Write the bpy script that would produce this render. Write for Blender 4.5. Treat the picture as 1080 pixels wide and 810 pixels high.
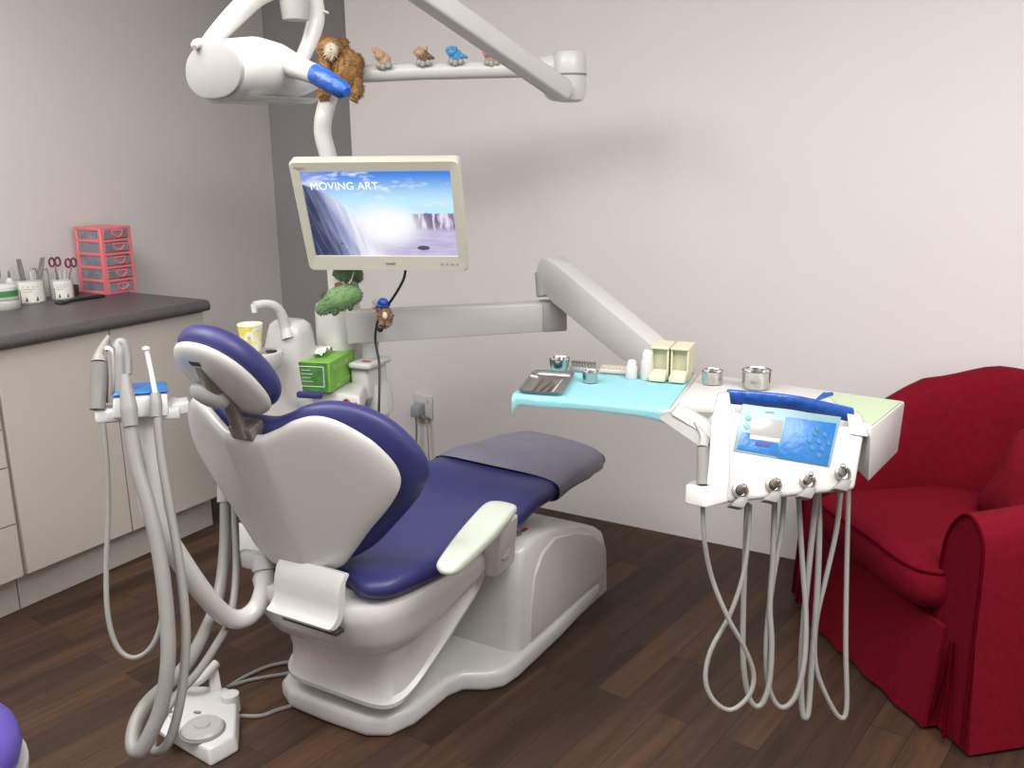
import bpy, bmesh, math, random
from mathutils import Vector, Matrix
random.seed(7)
for o in list(bpy.data.objects):
    bpy.data.objects.remove(o)
SC = bpy.context.scene
COL = SC.collection
PI = math.pi

# ------------------------------------------------------------------ camera, light, exposure
cam_data = bpy.data.cameras.new('camera')
cam_data.sensor_width = 36.0
cam_data.lens = 980.0 / 1080.0 * 36.0
cam_data.clip_start = 0.05
cam = bpy.data.objects.new('camera', cam_data)
COL.objects.link(cam)
YAW, PITCH, ROLL = math.radians(-30.65), math.radians(14.08), math.radians(-0.65)
fw = Vector((math.sin(YAW), math.cos(YAW), 0)); rt = Vector((math.cos(YAW), -math.sin(YAW), 0)); zz = Vector((0, 0, 1))
fwd = fw * math.cos(PITCH) - zz * math.sin(PITCH); upv = zz * math.cos(PITCH) + fw * math.sin(PITCH)
r_ = rt * math.cos(ROLL) + upv * math.sin(ROLL); u_ = upv * math.cos(ROLL) - rt * math.sin(ROLL)
mw = Matrix((r_, u_, -fwd)).transposed().to_4x4()
mw.translation = Vector((0, 0, 1.46))
cam.matrix_world = mw
SC.camera = cam

SC.view_settings.view_transform = 'Standard'
SC.view_settings.look = 'None'
SC.view_settings.exposure = 0.40
SC.view_settings.gamma = 1.0
SC.view_settings.use_curve_mapping = False

world = bpy.data.worlds.new('world')
SC.world = world
world.use_nodes = True
world.node_tree.nodes['Background'].inputs[0].default_value = (0.9, 0.93, 1.0, 1)
world.node_tree.nodes['Background'].inputs[1].default_value = 0.1

def ceiling_lamp(name, loc, sx, sy, watts, col=(1.0, 0.97, 0.95)):
    l = bpy.data.lights.new(name, 'AREA')
    l.shape = 'RECTANGLE'; l.size = sx; l.size_y = sy; l.energy = watts; l.color = col
    o = bpy.data.objects.new(name, l); COL.objects.link(o)
    o.location = loc
    return o
for lx, ly, lw, sx_ in ((0.65, 1.25, 54, 1.4), (-0.85, 0.85, 28, 2.0), (-2.3, 0.6, 42, 1.4), (-1.2, -0.8, 11, 1.2)):
    ceiling_lamp('ceiling_light', (lx, ly, 2.60), sx_, 1.2, lw)

# ------------------------------------------------------------------ materials
def mat(name, col, rough=0.5, metal=0.0, spec=0.5, noise=0.0, nscale=30.0, bump=0.0, bscale=200.0, coat=0.0, trans=0.0, alpha=1.0, sheen=0.0):
    m = bpy.data.materials.new(name); m.use_nodes = True
    nt = m.node_tree; b = nt.nodes['Principled BSDF']
    b.inputs['Base Color'].default_value = (*col, 1)
    b.inputs['Roughness'].default_value = rough
    b.inputs['Metallic'].default_value = metal
    b.inputs['Specular IOR Level'].default_value = spec
    b.inputs['Coat Weight'].default_value = coat
    b.inputs['Transmission Weight'].default_value = trans
    b.inputs['Alpha'].default_value = alpha
    b.inputs['Sheen Weight'].default_value = sheen
    tc = nt.nodes.new('ShaderNodeTexCoord')
    if noise > 0:
        n = nt.nodes.new('ShaderNodeTexNoise'); n.inputs['Scale'].default_value = nscale; n.inputs['Detail'].default_value = 6
        nt.links.new(tc.outputs['Object'], n.inputs['Vector'])
        cr = nt.nodes.new('ShaderNodeValToRGB')
        cr.color_ramp.elements[0].position = 0.3; cr.color_ramp.elements[1].position = 0.7
        cr.color_ramp.elements[0].color = (*[c * (1 - noise) for c in col], 1)
        cr.color_ramp.elements[1].color = (*[min(1, c * (1 + noise)) for c in col], 1)
        nt.links.new(n.outputs['Fac'], cr.inputs['Fac']); nt.links.new(cr.outputs['Color'], b.inputs['Base Color'])
    if bump > 0:
        n2 = nt.nodes.new('ShaderNodeTexNoise'); n2.inputs['Scale'].default_value = bscale; n2.inputs['Detail'].default_value = 4
        nt.links.new(tc.outputs['Object'], n2.inputs['Vector'])
        bp = nt.nodes.new('ShaderNodeBump'); bp.inputs['Strength'].default_value = bump; bp.inputs['Distance'].default_value = 0.01
        nt.links.new(n2.outputs['Fac'], bp.inputs['Height']); nt.links.new(bp.outputs['Normal'], b.inputs['Normal'])
    return m

M = {}
M['wall'] = mat('wall_paint', (0.70, 0.675, 0.665), 0.8, bump=0.05, bscale=90)
M['wall_left'] = mat('wall_paint_grey', (0.64, 0.615, 0.605), 0.8, bump=0.05, bscale=90)
M['recess'] = mat('recess_dark_grey', (0.30, 0.285, 0.29), 0.8, bump=0.05, bscale=90)  # recess back wall coloured a much darker grey than the other walls
M['ceiling'] = mat('ceiling_paint', (0.8, 0.79, 0.78), 0.9, noise=0.02)
M['white'] = mat('white_plastic', (0.56, 0.555, 0.54), 0.25, noise=0.01, nscale=8)
M['white2'] = mat('white_enamel', (0.60, 0.605, 0.59), 0.3, noise=0.01, nscale=8)
M['pole'] = mat('cream_enamel', (0.62, 0.625, 0.59), 0.3, noise=0.01)
M['greyplastic'] = mat('light_grey_plastic', (0.36, 0.355, 0.345), 0.35, noise=0.02)
M['midgrey'] = mat('mid_grey_plastic', (0.20, 0.195, 0.19), 0.4, noise=0.04)
M['hose'] = mat('hose_grey', (0.235, 0.23, 0.215), 0.45, noise=0.03)
M['hose_dark'] = mat('hose_tube_grey', (0.25, 0.245, 0.235), 0.45, noise=0.03)
M['navy'] = mat('navy_leatherette', (0.030, 0.031, 0.135), 0.42, noise=0.06, nscale=12, bump=0.06, bscale=350)
M['cover'] = mat('grey_clear_cover', (0.175, 0.17, 0.235), 0.4, noise=0.08, nscale=9, bump=0.1, bscale=25)
M['armrest'] = mat('pale_green_plastic', (0.56, 0.61, 0.53), 0.28, noise=0.01)
M['beige'] = mat('beige_plastic', (0.58, 0.575, 0.48), 0.35, noise=0.01)
M['cabinet'] = mat('cabinet_laminate', (0.50, 0.465, 0.425), 0.45, noise=0.015, nscale=3)
M['counter'] = mat('counter_laminate', (0.085, 0.075, 0.08), 0.42, noise=0.25, nscale=160)
M['dark'] = mat('dark_gap', (0.02, 0.02, 0.02), 0.6, noise=0.1)
M['black'] = mat('black_plastic', (0.012, 0.012, 0.013), 0.4, noise=0.1)
M['steel'] = mat('stainless_steel', (0.56, 0.55, 0.52), 0.16, metal=1.0, noise=0.03, nscale=12)
M['steel_dull'] = mat('dull_steel', (0.50, 0.48, 0.46), 0.35, metal=1.0, noise=0.05)
M['steel_dark'] = mat('bracket_metal', (0.24, 0.215, 0.185), 0.4, metal=0.6, noise=0.08)
M['red'] = mat('red_fabric', (0.155, 0.003, 0.012), 0.9, spec=0.12, noise=0.10, nscale=60, bump=0.2, bscale=40)
M['red_seam'] = mat('red_seam_fabric', (0.085, 0.002, 0.007), 1.0, spec=0.0, noise=0.1)
M['blue'] = mat('blue_film', (0.012, 0.08, 0.36), 0.3, noise=0.25, nscale=45, bump=0.3, bscale=60)
M['blue_light'] = mat('light_blue_film', (0.014, 0.15, 0.43), 0.3, noise=0.12, nscale=45, bump=0.15, bscale=60)
M['blue_pale'] = mat('pale_blue_panel', (0.21, 0.35, 0.39), 0.3, noise=0.03)
M['lcd'] = mat('grey_lcd', (0.36, 0.36, 0.355), 0.25, noise=0.03)
M['cloth'] = mat('aqua_paper_cloth', (0.27, 0.58, 0.64), 0.8, noise=0.04, nscale=40, bump=0.15, bscale=30)
M['pink'] = mat('coral_pink_plastic', (0.78, 0.17, 0.19), 0.35, noise=0.04)
M['clear'] = mat('smoky_clear_plastic', (0.27, 0.27, 0.32), 0.25, noise=0.25, nscale=30, alpha=0.75)
M['glass'] = mat('frosted_glass', (0.72, 0.75, 0.70), 0.15, noise=0.06, nscale=20, alpha=0.55)
M['cream'] = mat('cream_plastic', (0.66, 0.635, 0.46), 0.35, noise=0.02)
M['creamwin'] = mat('cream_window', (0.50, 0.48, 0.33), 0.2, noise=0.12, nscale=50)
M['greenlid'] = mat('green_lid', (0.05, 0.24, 0.07), 0.4, noise=0.05)
M['label'] = mat('paper_label', (0.80, 0.80, 0.74), 0.6, noise=0.03)
M['tissuebox'] = mat('green_card', (0.17, 0.42, 0.045), 0.45, noise=0.18, nscale=18)
M['tissuebox2'] = mat('dark_green_card', (0.06, 0.20, 0.05), 0.45, noise=0.3, nscale=30)
M['ink'] = mat('ink_dark', (0.07, 0.08, 0.07), 0.6, noise=0.1)
M['inkred'] = mat('ink_red', (0.42, 0.02, 0.03), 0.5, noise=0.1)
M['tissue'] = mat('tissue_paper', (0.88, 0.88, 0.86), 0.9, noise=0.02)
M['paper_cup'] = mat('cup_card', (0.85, 0.85, 0.62), 0.6, noise=0.02)
M['fur'] = mat('brown_fur', (0.34, 0.19, 0.07), 0.95, noise=0.35, nscale=50, bump=0.5, bscale=180)
M['furlight'] = mat('pale_fur', (0.68, 0.62, 0.48), 0.95, noise=0.15, nscale=60, bump=0.4, bscale=180)
M['plushgreen'] = mat('green_plush', (0.155, 0.27, 0.115), 0.95, noise=0.25, nscale=40, bump=0.5, bscale=150)
M['plushdark'] = mat('dark_green_plush', (0.06, 0.09, 0.05), 0.95, noise=0.25, nscale=40)
M['tan'] = mat('tan_plush', (0.50, 0.35, 0.21), 0.9, noise=0.3, nscale=120, bump=0.4, bscale=200)
M['toygrey'] = mat('grey_plush', (0.36, 0.35, 0.32), 0.9, noise=0.2, nscale=120)
M['toypink'] = mat('pink_plush', (0.55, 0.25, 0.22), 0.9, noise=0.15, nscale=120)
M['toybrown'] = mat('brown_plush', (0.20, 0.115, 0.07), 0.9, noise=0.35, nscale=120, bump=0.4, bscale=200)
M['toyblue'] = mat('sky_blue_plush', (0.09, 0.33, 0.60), 0.9, noise=0.3, nscale=120, bump=0.4, bscale=200)
M['purple'] = mat('purple_leatherette', (0.085, 0.06, 0.30), 0.45, noise=0.08, nscale=12)

def emis(name, col, s):
    m = bpy.data.materials.new(name); m.use_nodes = True
    b = m.node_tree.nodes['Principled BSDF']
    b.inputs['Base Color'].default_value = (0, 0, 0, 1)
    b.inputs['Emission Color'].default_value = (*col, 1); b.inputs['Emission Strength'].default_value = s
    return m
M['title'] = emis('screen_lettering', (0.9, 0.97, 1.0), 0.95)

def wood_floor():
    m = bpy.data.materials.new('dark_wood_planks'); m.use_nodes = True
    nt = m.node_tree; L = nt.links; b = nt.nodes['Principled BSDF']
    tc = nt.nodes.new('ShaderNodeTexCoord')
    mp = nt.nodes.new('ShaderNodeMapping'); mp.inputs['Rotation'].default_value = (0, 0, math.radians(-83))
    L.new(tc.outputs['Object'], mp.inputs['Vector'])
    br = nt.nodes.new('ShaderNodeTexBrick')
    br.inputs['Scale'].default_value = 1.0
    br.inputs['Brick Width'].default_value = 0.75; br.inputs['Row Height'].default_value = 0.095
    br.inputs['Mortar Size'].default_value = 0.0012; br.inputs['Mortar Smooth'].default_value = 0.2
    br.inputs['Color1'].default_value = (0, 0, 0, 1); br.inputs['Color2'].default_value = (1, 1, 1, 1); br.inputs['Mortar'].default_value = (0.2, 0.2, 0.2, 1)
    br.offset = 0.37
    L.new(mp.outputs['Vector'], br.inputs['Vector'])
    # grain stretched along the plank
    mp2 = nt.nodes.new('ShaderNodeMapping'); mp2.inputs['Scale'].default_value = (2.2, 26, 1)
    L.new(mp.outputs['Vector'], mp2.inputs['Vector'])
    ad = nt.nodes.new('ShaderNodeVectorMath'); ad.operation = 'ADD'
    sc = nt.nodes.new('ShaderNodeVectorMath'); sc.operation = 'SCALE'; sc.inputs['Scale'].default_value = 7.0
    L.new(br.outputs['Color'], sc.inputs[0]); L.new(mp2.outputs['Vector'], ad.inputs[0]); L.new(sc.outputs['Vector'], ad.inputs[1])
    n = nt.nodes.new('ShaderNodeTexNoise'); n.inputs['Scale'].default_value = 1.0; n.inputs['Detail'].default_value = 8; n.inputs['Roughness'].default_value = 0.62
    L.new(ad.outputs['Vector'], n.inputs['Vector'])
    mixv = nt.nodes.new('ShaderNodeMix'); mixv.data_type = 'FLOAT'; mixv.inputs[0].default_value = 0.72
    L.new(br.outputs['Color'], mixv.inputs[2]); L.new(n.outputs['Fac'], mixv.inputs[3])
    cr = nt.nodes.new('ShaderNodeValToRGB')
    e = cr.color_ramp.elements
    e[0].position = 0.22; e[0].color = (0.020, 0.0115, 0.008, 1)
    e[1].position = 0.80; e[1].color = (0.108, 0.054, 0.027, 1)
    k = e.new(0.5); k.color = (0.048, 0.027, 0.017, 1)
    L.new(mixv.outputs[0], cr.inputs['Fac'])
    dk = nt.nodes.new('ShaderNodeMix'); dk.data_type = 'RGBA'
    L.new(br.outputs['Fac'], dk.inputs[0]); L.new(cr.outputs['Color'], dk.inputs[6]); dk.inputs[7].default_value = (0.018, 0.012, 0.009, 1)
    L.new(dk.outputs[2], b.inputs['Base Color'])
    b.inputs['Roughness'].default_value = 0.55
    b.inputs['Specular IOR Level'].default_value = 0.3
    bp = nt.nodes.new('ShaderNodeBump'); bp.inputs['Strength'].default_value = 0.15; bp.inputs['Distance'].default_value = 0.003
    L.new(n.outputs['Fac'], bp.inputs['Height']); L.new(bp.outputs['Normal'], b.inputs['Normal'])
    return m
M['floor'] = wood_floor()

# ------------------------------------------------------------------ mesh helpers
def V(*a):
    return Vector(a)
def frame(o, x, y=None, z=None):
    """4x4 frame at o; x is kept, the others made square to it"""
    x = Vector(x).normalized()
    if z is not None:
        z = Vector(z); z = (z - x * z.dot(x)).normalized(); y = z.cross(x)
    else:
        y = Vector(y); y = (y - x * y.dot(x)).normalized(); z = x.cross(y)
    m = Matrix((x, y, z)).transposed().to_4x4(); m.translation = Vector(o)
    return m
def axis_frame(o, z):
    z = Vector(z).normalized()
    a = Vector((1, 0, 0)) if abs(z.x) < 0.8 else Vector((0, 1, 0))
    x = a.cross(z).normalized(); y = z.cross(x)
    m = Matrix((x, y, z)).transposed().to_4x4(); m.translation = Vector(o)
    return m
def rotz(deg, about=(0, 0, 0)):
    a = Vector(about)
    return Matrix.Translation(a) @ Matrix.Rotation(math.radians(deg), 4, 'Z') @ Matrix.Translation(-a)
def cr_spline(pts, sub=6, closed=False):
    pts = [Vector(p) for p in pts]; n = len(pts); out = []
    if n < 3 and not closed:
        return pts
    rng = range(n) if closed else range(n - 1)
    for i in rng:
        if closed:
            p0, p1, p2, p3 = pts[(i - 1) % n], pts[i], pts[(i + 1) % n], pts[(i + 2) % n]
        else:
            p0 = pts[i - 1] if i > 0 else pts[0] * 2 - pts[1]
            p1, p2 = pts[i], pts[i + 1]
            p3 = pts[i + 2] if i + 2 < n else pts[-1] * 2 - pts[-2]
        for k in range(sub):
            t = k / sub
            out.append(0.5 * ((2 * p1) + (p2 - p0) * t + (2 * p0 - 5 * p1 + 4 * p2 - p3) * t * t + (3 * p1 - p0 - 3 * p2 + p3) * t ** 3))
    if not closed:
        out.append(pts[-1])
    return out
def interp(tab, x):
    if x <= tab[0][0]:
        return tab[0][1]
    for (a, b), (c, d) in zip(tab, tab[1:]):
        if x <= c:
            t = (x - a) / (c - a); t = t * t * (3 - 2 * t)
            return b + (d - b) * t
    return tab[-1][1]


def P0(x, y, d):
    """the point d metres out along a bearing measured from the tripod at z = 1.46"""
    return Vector((0, 0, 1.46)) + (fwd + r_ * ((x - 540) / 980.0) - u_ * ((y - 405) / 980.0)) * d
def P0z(x, y, z):
    v = fwd + r_ * ((x - 540) / 980.0) - u_ * ((y - 405) / 980.0)
    return Vector((0, 0, 1.46)) + v * ((z - 1.46) / v.z)
ORG = {}
class MB:
    def __init__(self, xf=None):
        self.v = []; self.f = []; self.xf = xf or Matrix.Identity(4)
    def add(self, vs, fs, xf=None):
        k = len(self.v); m = self.xf @ xf if xf is not None else self.xf
        self.v += [m @ Vector(p) for p in vs]
        self.f += [tuple(k + i for i in f) for f in fs]
        return self
    def bm(self, b, xf=None):
        b.verts.ensure_lookup_table(); b.verts.index_update()
        self.add([v.co.copy() for v in b.verts], [[v.index for v in f.verts] for f in b.faces], xf); b.free()
        return self
    def box(self, c, s, bev=0.0, seg=2, xf=None, rz=0):
        b = bmesh.new(); bmesh.ops.create_cube(b, size=1.0)
        for v in b.verts:
            v.co = Vector((v.co.x * s[0], v.co.y * s[1], v.co.z * s[2]))
        if bev > 0:
            bmesh.ops.bevel(b, geom=list(b.edges), offset=min(bev, min(s) * 0.49), segments=seg, affect='EDGES', profile=0.5, clamp_overlap=True)
        m = Matrix.Translation(Vector(c)) @ Matrix.Rotation(math.radians(rz), 4, 'Z')
        return self.bm(b, xf @ m if xf is not None else m)
    def hexa(self, bot, top, bev=0.0, seg=2):
        """solid between two polygons with the same number of corners"""
        n = len(bot); b = bmesh.new()
        vb = [b.verts.new(Vector(p)) for p in bot]; vt = [b.verts.new(Vector(p)) for p in top]
        b.faces.new(vb[::-1]); b.faces.new(vt)
        for i in range(n):
            b.faces.new((vb[i], vb[(i + 1) % n], vt[(i + 1) % n], vt[i]))
        bmesh.ops.recalc_face_normals(b, faces=list(b.faces))
        if bev > 0:
            bmesh.ops.bevel(b, geom=list(b.edges), offset=bev, segments=seg, affect='EDGES', profile=0.5, clamp_overlap=True)
        return self.bm(b)
    def prism(self, poly, h0, h1, xf=None, bev=0.0, seg=2):
        """2-D outline in the frame's xy plane pushed from z=h0 to z=h1"""
        n = len(poly); b = bmesh.new()
        vb = [b.verts.new((p[0], p[1], h0)) for p in poly]; vt = [b.verts.new((p[0], p[1], h1)) for p in poly]
        fb = b.faces.new(vb[::-1]); ft = b.faces.new(vt)
        for i in range(n):
            b.faces.new((vb[i], vb[(i + 1) % n], vt[(i + 1) % n], vt[i]))
        bmesh.ops.recalc_face_normals(b, faces=list(b.faces))
        if bev > 0:
            rim = [e for e in b.edges if (e.verts[0].co.z - e.verts[1].co.z) == 0]
            bmesh.ops.bevel(b, geom=rim, offset=bev, segments=seg, affect='EDGES', profile=0.5, clamp_overlap=True)
        return self.bm(b, xf)
    def loft(self, rings, cap=True, closed=False):
        n = len(rings[0]); vs = [p for r in rings for p in r]; fs = []
        m = len(rings)
        for i in range(m if closed else m - 1):
            j = (i + 1) % m
            for k in range(n):
                fs.append((i * n + k, i * n + (k + 1) % n, j * n + (k + 1) % n, j * n + k))
        if cap and not closed:
            fs.append(tuple(range(n))[::-1]); fs.append(tuple((m - 1) * n + k for k in range(n)))
        return self.add(vs, fs)
    def tube(self, pts, r, n=10, sub=6, smooth=True, cap=True, squash=None):
        P0 = [Vector(p) for p in pts]
        P = cr_spline(P0, sub) if smooth and len(P0) > 2 else P0
        N = len(P); rings = []; prev = None
        for i in range(N):
            t = (P[min(i + 1, N - 1)] - P[max(i - 1, 0)])
            t = t.normalized() if t.length > 1e-9 else Vector((0, 0, 1))
            if prev is None:
                a = Vector((0, 0, 1)) if abs(t.z) < 0.9 else Vector((1, 0, 0))
                x = (a - t * a.dot(t)).normalized()
            else:
                x = (prev - t * prev.dot(t)).normalized()
            prev = x; y = t.cross(x)
            if isinstance(r, (int, float)):
                rr = r
            else:
                q = i / (N - 1) * (len(r) - 1); a0 = int(min(q, len(r) - 2)); rr = r[a0] + (r[a0 + 1] - r[a0]) * (q - a0)
            rings.append([P[i] + (x * math.cos(2 * PI * k / n) + y * math.sin(2 * PI * k / n)) * rr for k in range(n)])
        return self.loft(rings, cap)
    def lathe(self, prof, xf=None, n=24):
        vs = []; fs = []; m = len(prof)
        for r, z in prof:
            for k in range(n):
                vs.append((max(r, 1e-5) * math.cos(2 * PI * k / n), max(r, 1e-5) * math.sin(2 * PI * k / n), z))
        for i in range(m - 1):
            for k in range(n):
                fs.append((i * n + k, i * n + (k + 1) % n, (i + 1) * n + (k + 1) % n, (i + 1) * n + k))
        fs.append(tuple(range(n))[::-1]); fs.append(tuple((m - 1) * n + k for k in range(n)))
        return self.add(vs, fs, xf)
    def ell(self, c, r, xf=None, nu=16, nv=10, rot=None):
        if isinstance(r, (int, float)):
            r = (r, r, r)
        vs = []; fs = []
        m = Matrix.Translation(Vector(c)) @ (rot.to_4x4() if rot is not None else Matrix.Identity(4))
        for j in range(nv + 1):
            a = -PI / 2 + PI * j / nv
            for i in range(nu):
                p = 2 * PI * i / nu; cc = max(math.cos(a), 1e-4)
                vs.append(m @ Vector((r[0] * cc * math.cos(p), r[1] * cc * math.sin(p), r[2] * math.sin(a))))
        for j in range(nv):
            for i in range(nu):
                fs.append((j * nu + i, j * nu + (i + 1) % nu, (j + 1) * nu + (i + 1) % nu, (j + 1) * nu + i))
        fs.append(tuple(range(nu))[::-1]); fs.append(tuple(nv * nu + i for i in range(nu)))
        return self.add(vs, fs, xf)
    def pad(self, outline, fmap, mid, up, dn, centre=(0, 0), power=4.0, nk=9, sub=5):
        """cushion: closed outline (a,b) filled with rings; mid/up/dn give the middle surface and the thickness to either side"""
        ol = cr_spline([(p[0], p[1], 0) for p in outline], sub, closed=True); c = Vector((centre[0], centre[1], 0)); n = len(ol)
        ks = [math.sin(PI / 2 * (i + 0.4) / (nk + 0.4)) for i in range(nk + 1)]
        rings = []
        def ring(k, sgn):
            out = []
            for p in ol:
                q = c + (p - c) * k
                e = max(0.0, 1 - min(k, 1.0) ** power) ** (1 / 2.2)
                t = up(q.x, q.y) if sgn > 0 else -dn(q.x, q.y)
                out.append(Vector(fmap(q.x, q.y, mid(q.x, q.y) + t * e)))
            return out
        for k in ks:
            rings.append(ring(k, -1))
        for k in ks[::-1][1:]:
            rings.append(ring(k, 1))
        return self.loft(rings, True)
    def build(self, name, m, parent=None, sharp=40):
        me = bpy.data.meshes.new(name)
        o = bpy.data.objects.new(name, me); COL.objects.link(o)
        org = Vector((0, 0, 0))
        inv = Matrix.Identity(4)
        if parent is not None:
            o.parent = parent; inv = ORG[parent.name].inverted(); ORG[o.name] = ORG[parent.name]
        me.from_pydata([inv @ p for p in self.v], [], self.f)
        me.materials.append(M[m] if isinstance(m, str) else m)
        b = bmesh.new(); b.from_mesh(me); bmesh.ops.recalc_face_normals(b, faces=list(b.faces)); b.to_mesh(me); b.free()
        for p in me.polygons:
            p.use_smooth = True
        me.set_sharp_from_angle(angle=math.radians(sharp))
        return o
    def single(self, name, m, label, cat, loc, group=None, sharp=40):
        e = bpy.data.objects.new('tmp', None); ORG['tmp_org'] = Matrix.Translation(Vector(loc))
        bpy.data.objects.remove(e)
        T = ORG['tmp_org'].inverted(); self.v = [T @ p for p in self.v]
        o = self.build(name, m, None, sharp); o.location = loc
        ORG[o.name] = Matrix.Translation(Vector(loc))
        o['label'] = label; o['category'] = cat
        if group: o['group'] = group
        return o
def thing(name, label, cat, loc=(0, 0, 0), group=None, rz=0):
    o = bpy.data.objects.new(name, None); COL.objects.link(o)
    o.location = loc; o.rotation_euler = (0, 0, math.radians(rz)); o.empty_display_size = 0.05
    o['label'] = label; o['category'] = cat
    if group: o['group'] = group
    ORG[o.name] = Matrix.Translation(Vector(loc)) @ Matrix.Rotation(math.radians(rz), 4, 'Z')
    return o
def struct(name, mb, m):
    o = mb.build(name, m); o['kind'] = 'structure'; return o
def lab(o, s):
    o['label'] = s; return o
def copy_tree(o, parent=None):
    c = o.copy(); COL.objects.link(c)
    if parent is not None: c.parent = parent
    for ch in list(o.children): copy_tree(ch, c)
    return c
def text(name, body, size, xf, m, parent, extrude=0.0004, align='CENTER'):
    cu = bpy.data.curves.new(name, 'FONT'); cu.body = body; cu.size = size; cu.extrude = extrude; cu.align_x = align; cu.align_y = 'CENTER'
    tmp = bpy.data.objects.new('lettering', cu); COL.objects.link(tmp)
    me = bpy.data.meshes.new_from_object(tmp.evaluated_get(bpy.context.evaluated_depsgraph_get()))
    bpy.data.objects.remove(tmp); bpy.data.curves.remove(cu)
    me.materials.clear(); me.materials.append(M[m])
    o = bpy.data.objects.new(name, me); COL.objects.link(o)
    o.parent = parent; o.matrix_local = ORG[parent.name].inverted() @ xf
    return o

# ------------------------------------------------------------------ room
XL, XR, YB, YF, ZC, YR = -3.42, 1.9, 3.22, -1.5, 2.62, 3.47
XE = -2.70
struct('floor', MB().box(((XL + XR) / 2, (YF + YR) / 2, -0.05), (XR - XL + 0.4, YR - YF + 0.4, 0.1)), 'floor')
struct('ceiling', MB().box(((XL + XR) / 2, (YF + YR) / 2, ZC + 0.05), (XR - XL + 0.4, YR - YF + 0.4, 0.1)), 'ceiling')
struct('wall_left', MB().box((XL - 0.06, (YF + YR) / 2, ZC / 2), (0.12, YR - YF + 0.4, ZC)), 'wall_left')
struct('wall_right', MB().box((XR + 0.06, (YF + YR) / 2, ZC / 2), (0.12, YR - YF + 0.4, ZC)), 'wall')
struct('wall_front', MB().box(((XL + XR) / 2, YF - 0.06, ZC / 2), (XR - XL + 0.4, 0.12, ZC)), 'wall')
struct('wall_back', MB().box(((XE + XR) / 2 + 0.05, (YB + YR) / 2 + 0.06, ZC / 2), (XR - XE + 0.1, YR - YB + 0.12, ZC)), 'wall')
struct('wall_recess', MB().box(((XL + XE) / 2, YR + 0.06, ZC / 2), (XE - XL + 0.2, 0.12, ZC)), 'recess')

# ------------------------------------------------------------------ cabinets along the left wall
XF = -2.79
def cabinet(name, label, y0, y1, fronts, kind, group):
    t = thing(name, label, 'cabinet', ((XL + XF) / 2, (y0 + y1) / 2, 0), group)
    b = MB(); b.box(((XL + XF - 0.02) / 2, (y0 + y1) / 2, 0.5075), (XF - 0.02 - XL - 0.004, y1 - y0 - 0.002, 0.755)); b.build('carcass', 'cabinet', t)
    k = MB(); k.box(((XL + XF - 0.06) / 2, (y0 + y1) / 2, 0.065), (XF - 0.06 - XL - 0.004, y1 - y0 - 0.002, 0.13)); k.build('toe_kick', 'cabinet', t)
    for (a, c, z0, z1) in fronts:
        MB().box((XF - 0.010, (a + c) / 2, (z0 + z1) / 2), (0.018, c - a - 0.004, z1 - z0 - 0.004), 0.0012, 1).build(kind, 'cabinet', t)
    return t
cabinet('door_cabinet', 'beige double-door base cabinet at the far end of the counter', 1.59, 2.415,
        [(1.594, 2.0, 0.135, 0.882), (2.0, 2.412, 0.135, 0.882)], 'door', None)
cabinet('drawer_cabinet', 'beige four-drawer base cabinet at the left edge, beside the double-door cabinet', 1.10, 1.588,
        [(1.104, 1.584, 0.632, 0.882), (1.104, 1.584, 0.508, 0.632), (1.104, 1.584, 0.318, 0.508), (1.104, 1.584, 0.135, 0.318)], 'drawer', None)
ct = MB()
prof = [(XL + 0.002, 0.885), (XF + 0.018, 0.885), (XF + 0.025, 0.892), (XF + 0.027, 0.902), (XF + 0.025, 0.914), (XF + 0.016, 0.923), (XF, 0.925), (XL + 0.002, 0.925)]
ct.loft([[V(x, y, z) for x, z in prof] for y in (0.7, 2.425)])
ct.single('countertop', 'counter', 'long dark grey laminate countertop with rounded front edge on beige cabinets', 'countertop', (-3.1, 1.56, 0.885))

# coral drawer organiser
ZCT = 0.925
org = thing('drawer_organizer', 'coral pink five-drawer plastic organiser on the grey countertop', 'organizer', (-3.31, 2.392, ZCT))
ox0, ox1, oy0, oy1, oh = -3.392, -3.230, 2.325, 2.466, 0.262
fr = MB(); th = 0.012; dh = oh / 5
for i in range(6):
    z = ZCT + min(max(i * dh, th / 2), oh - th / 2)
    fr.box(((ox0 + ox1) / 2, (oy0 + oy1) / 2, z), (ox1 - ox0, oy1 - oy0, th), 0.002, 1)
for x in (ox0 + 0.008, ox1 - 0.008):
    for y in (oy0 + 0.008, oy1 - 0.008):
        fr.box((x, y, ZCT + oh / 2), (0.017, 0.017, oh), 0.002, 1)
fr.build('frame', 'pink', org)
for y in (oy0 + 0.004, oy1 - 0.004):
    MB().box(((ox0 + ox1) / 2, y, ZCT + oh / 2), (ox1 - ox0 - 0.024, 0.002, oh - 0.01)).build('side_panel', 'clear', org)
for i in range(5):
    z = ZCT + (i + 0.5) * dh
    d = MB(); d.box(((ox0 + ox1) / 2 + 0.004, (oy0 + oy1) / 2, z), (ox1 - ox0 - 0.004, oy1 - oy0 - 0.028, dh - th - 0.004), 0.002, 1)
    d = d.build('drawer', 'clear', org)
    h = MB(); yc = (oy0 + oy1) / 2 + 0.005
    h.tube([(ox1 + 0.002, yc + 0.024 * math.cos(a), z + 0.010 - 0.022 * math.sin(a)) for a in [PI * k / 8 for k in range(9)]], 0.0035, 8, 2)
    h.tube([(ox1 + 0.002, yc - 0.026, z + 0.012), (ox1 + 0.002, yc + 0.026, z + 0.012)], 0.003, 8)
    h.build('handle', 'pink', d)
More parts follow.
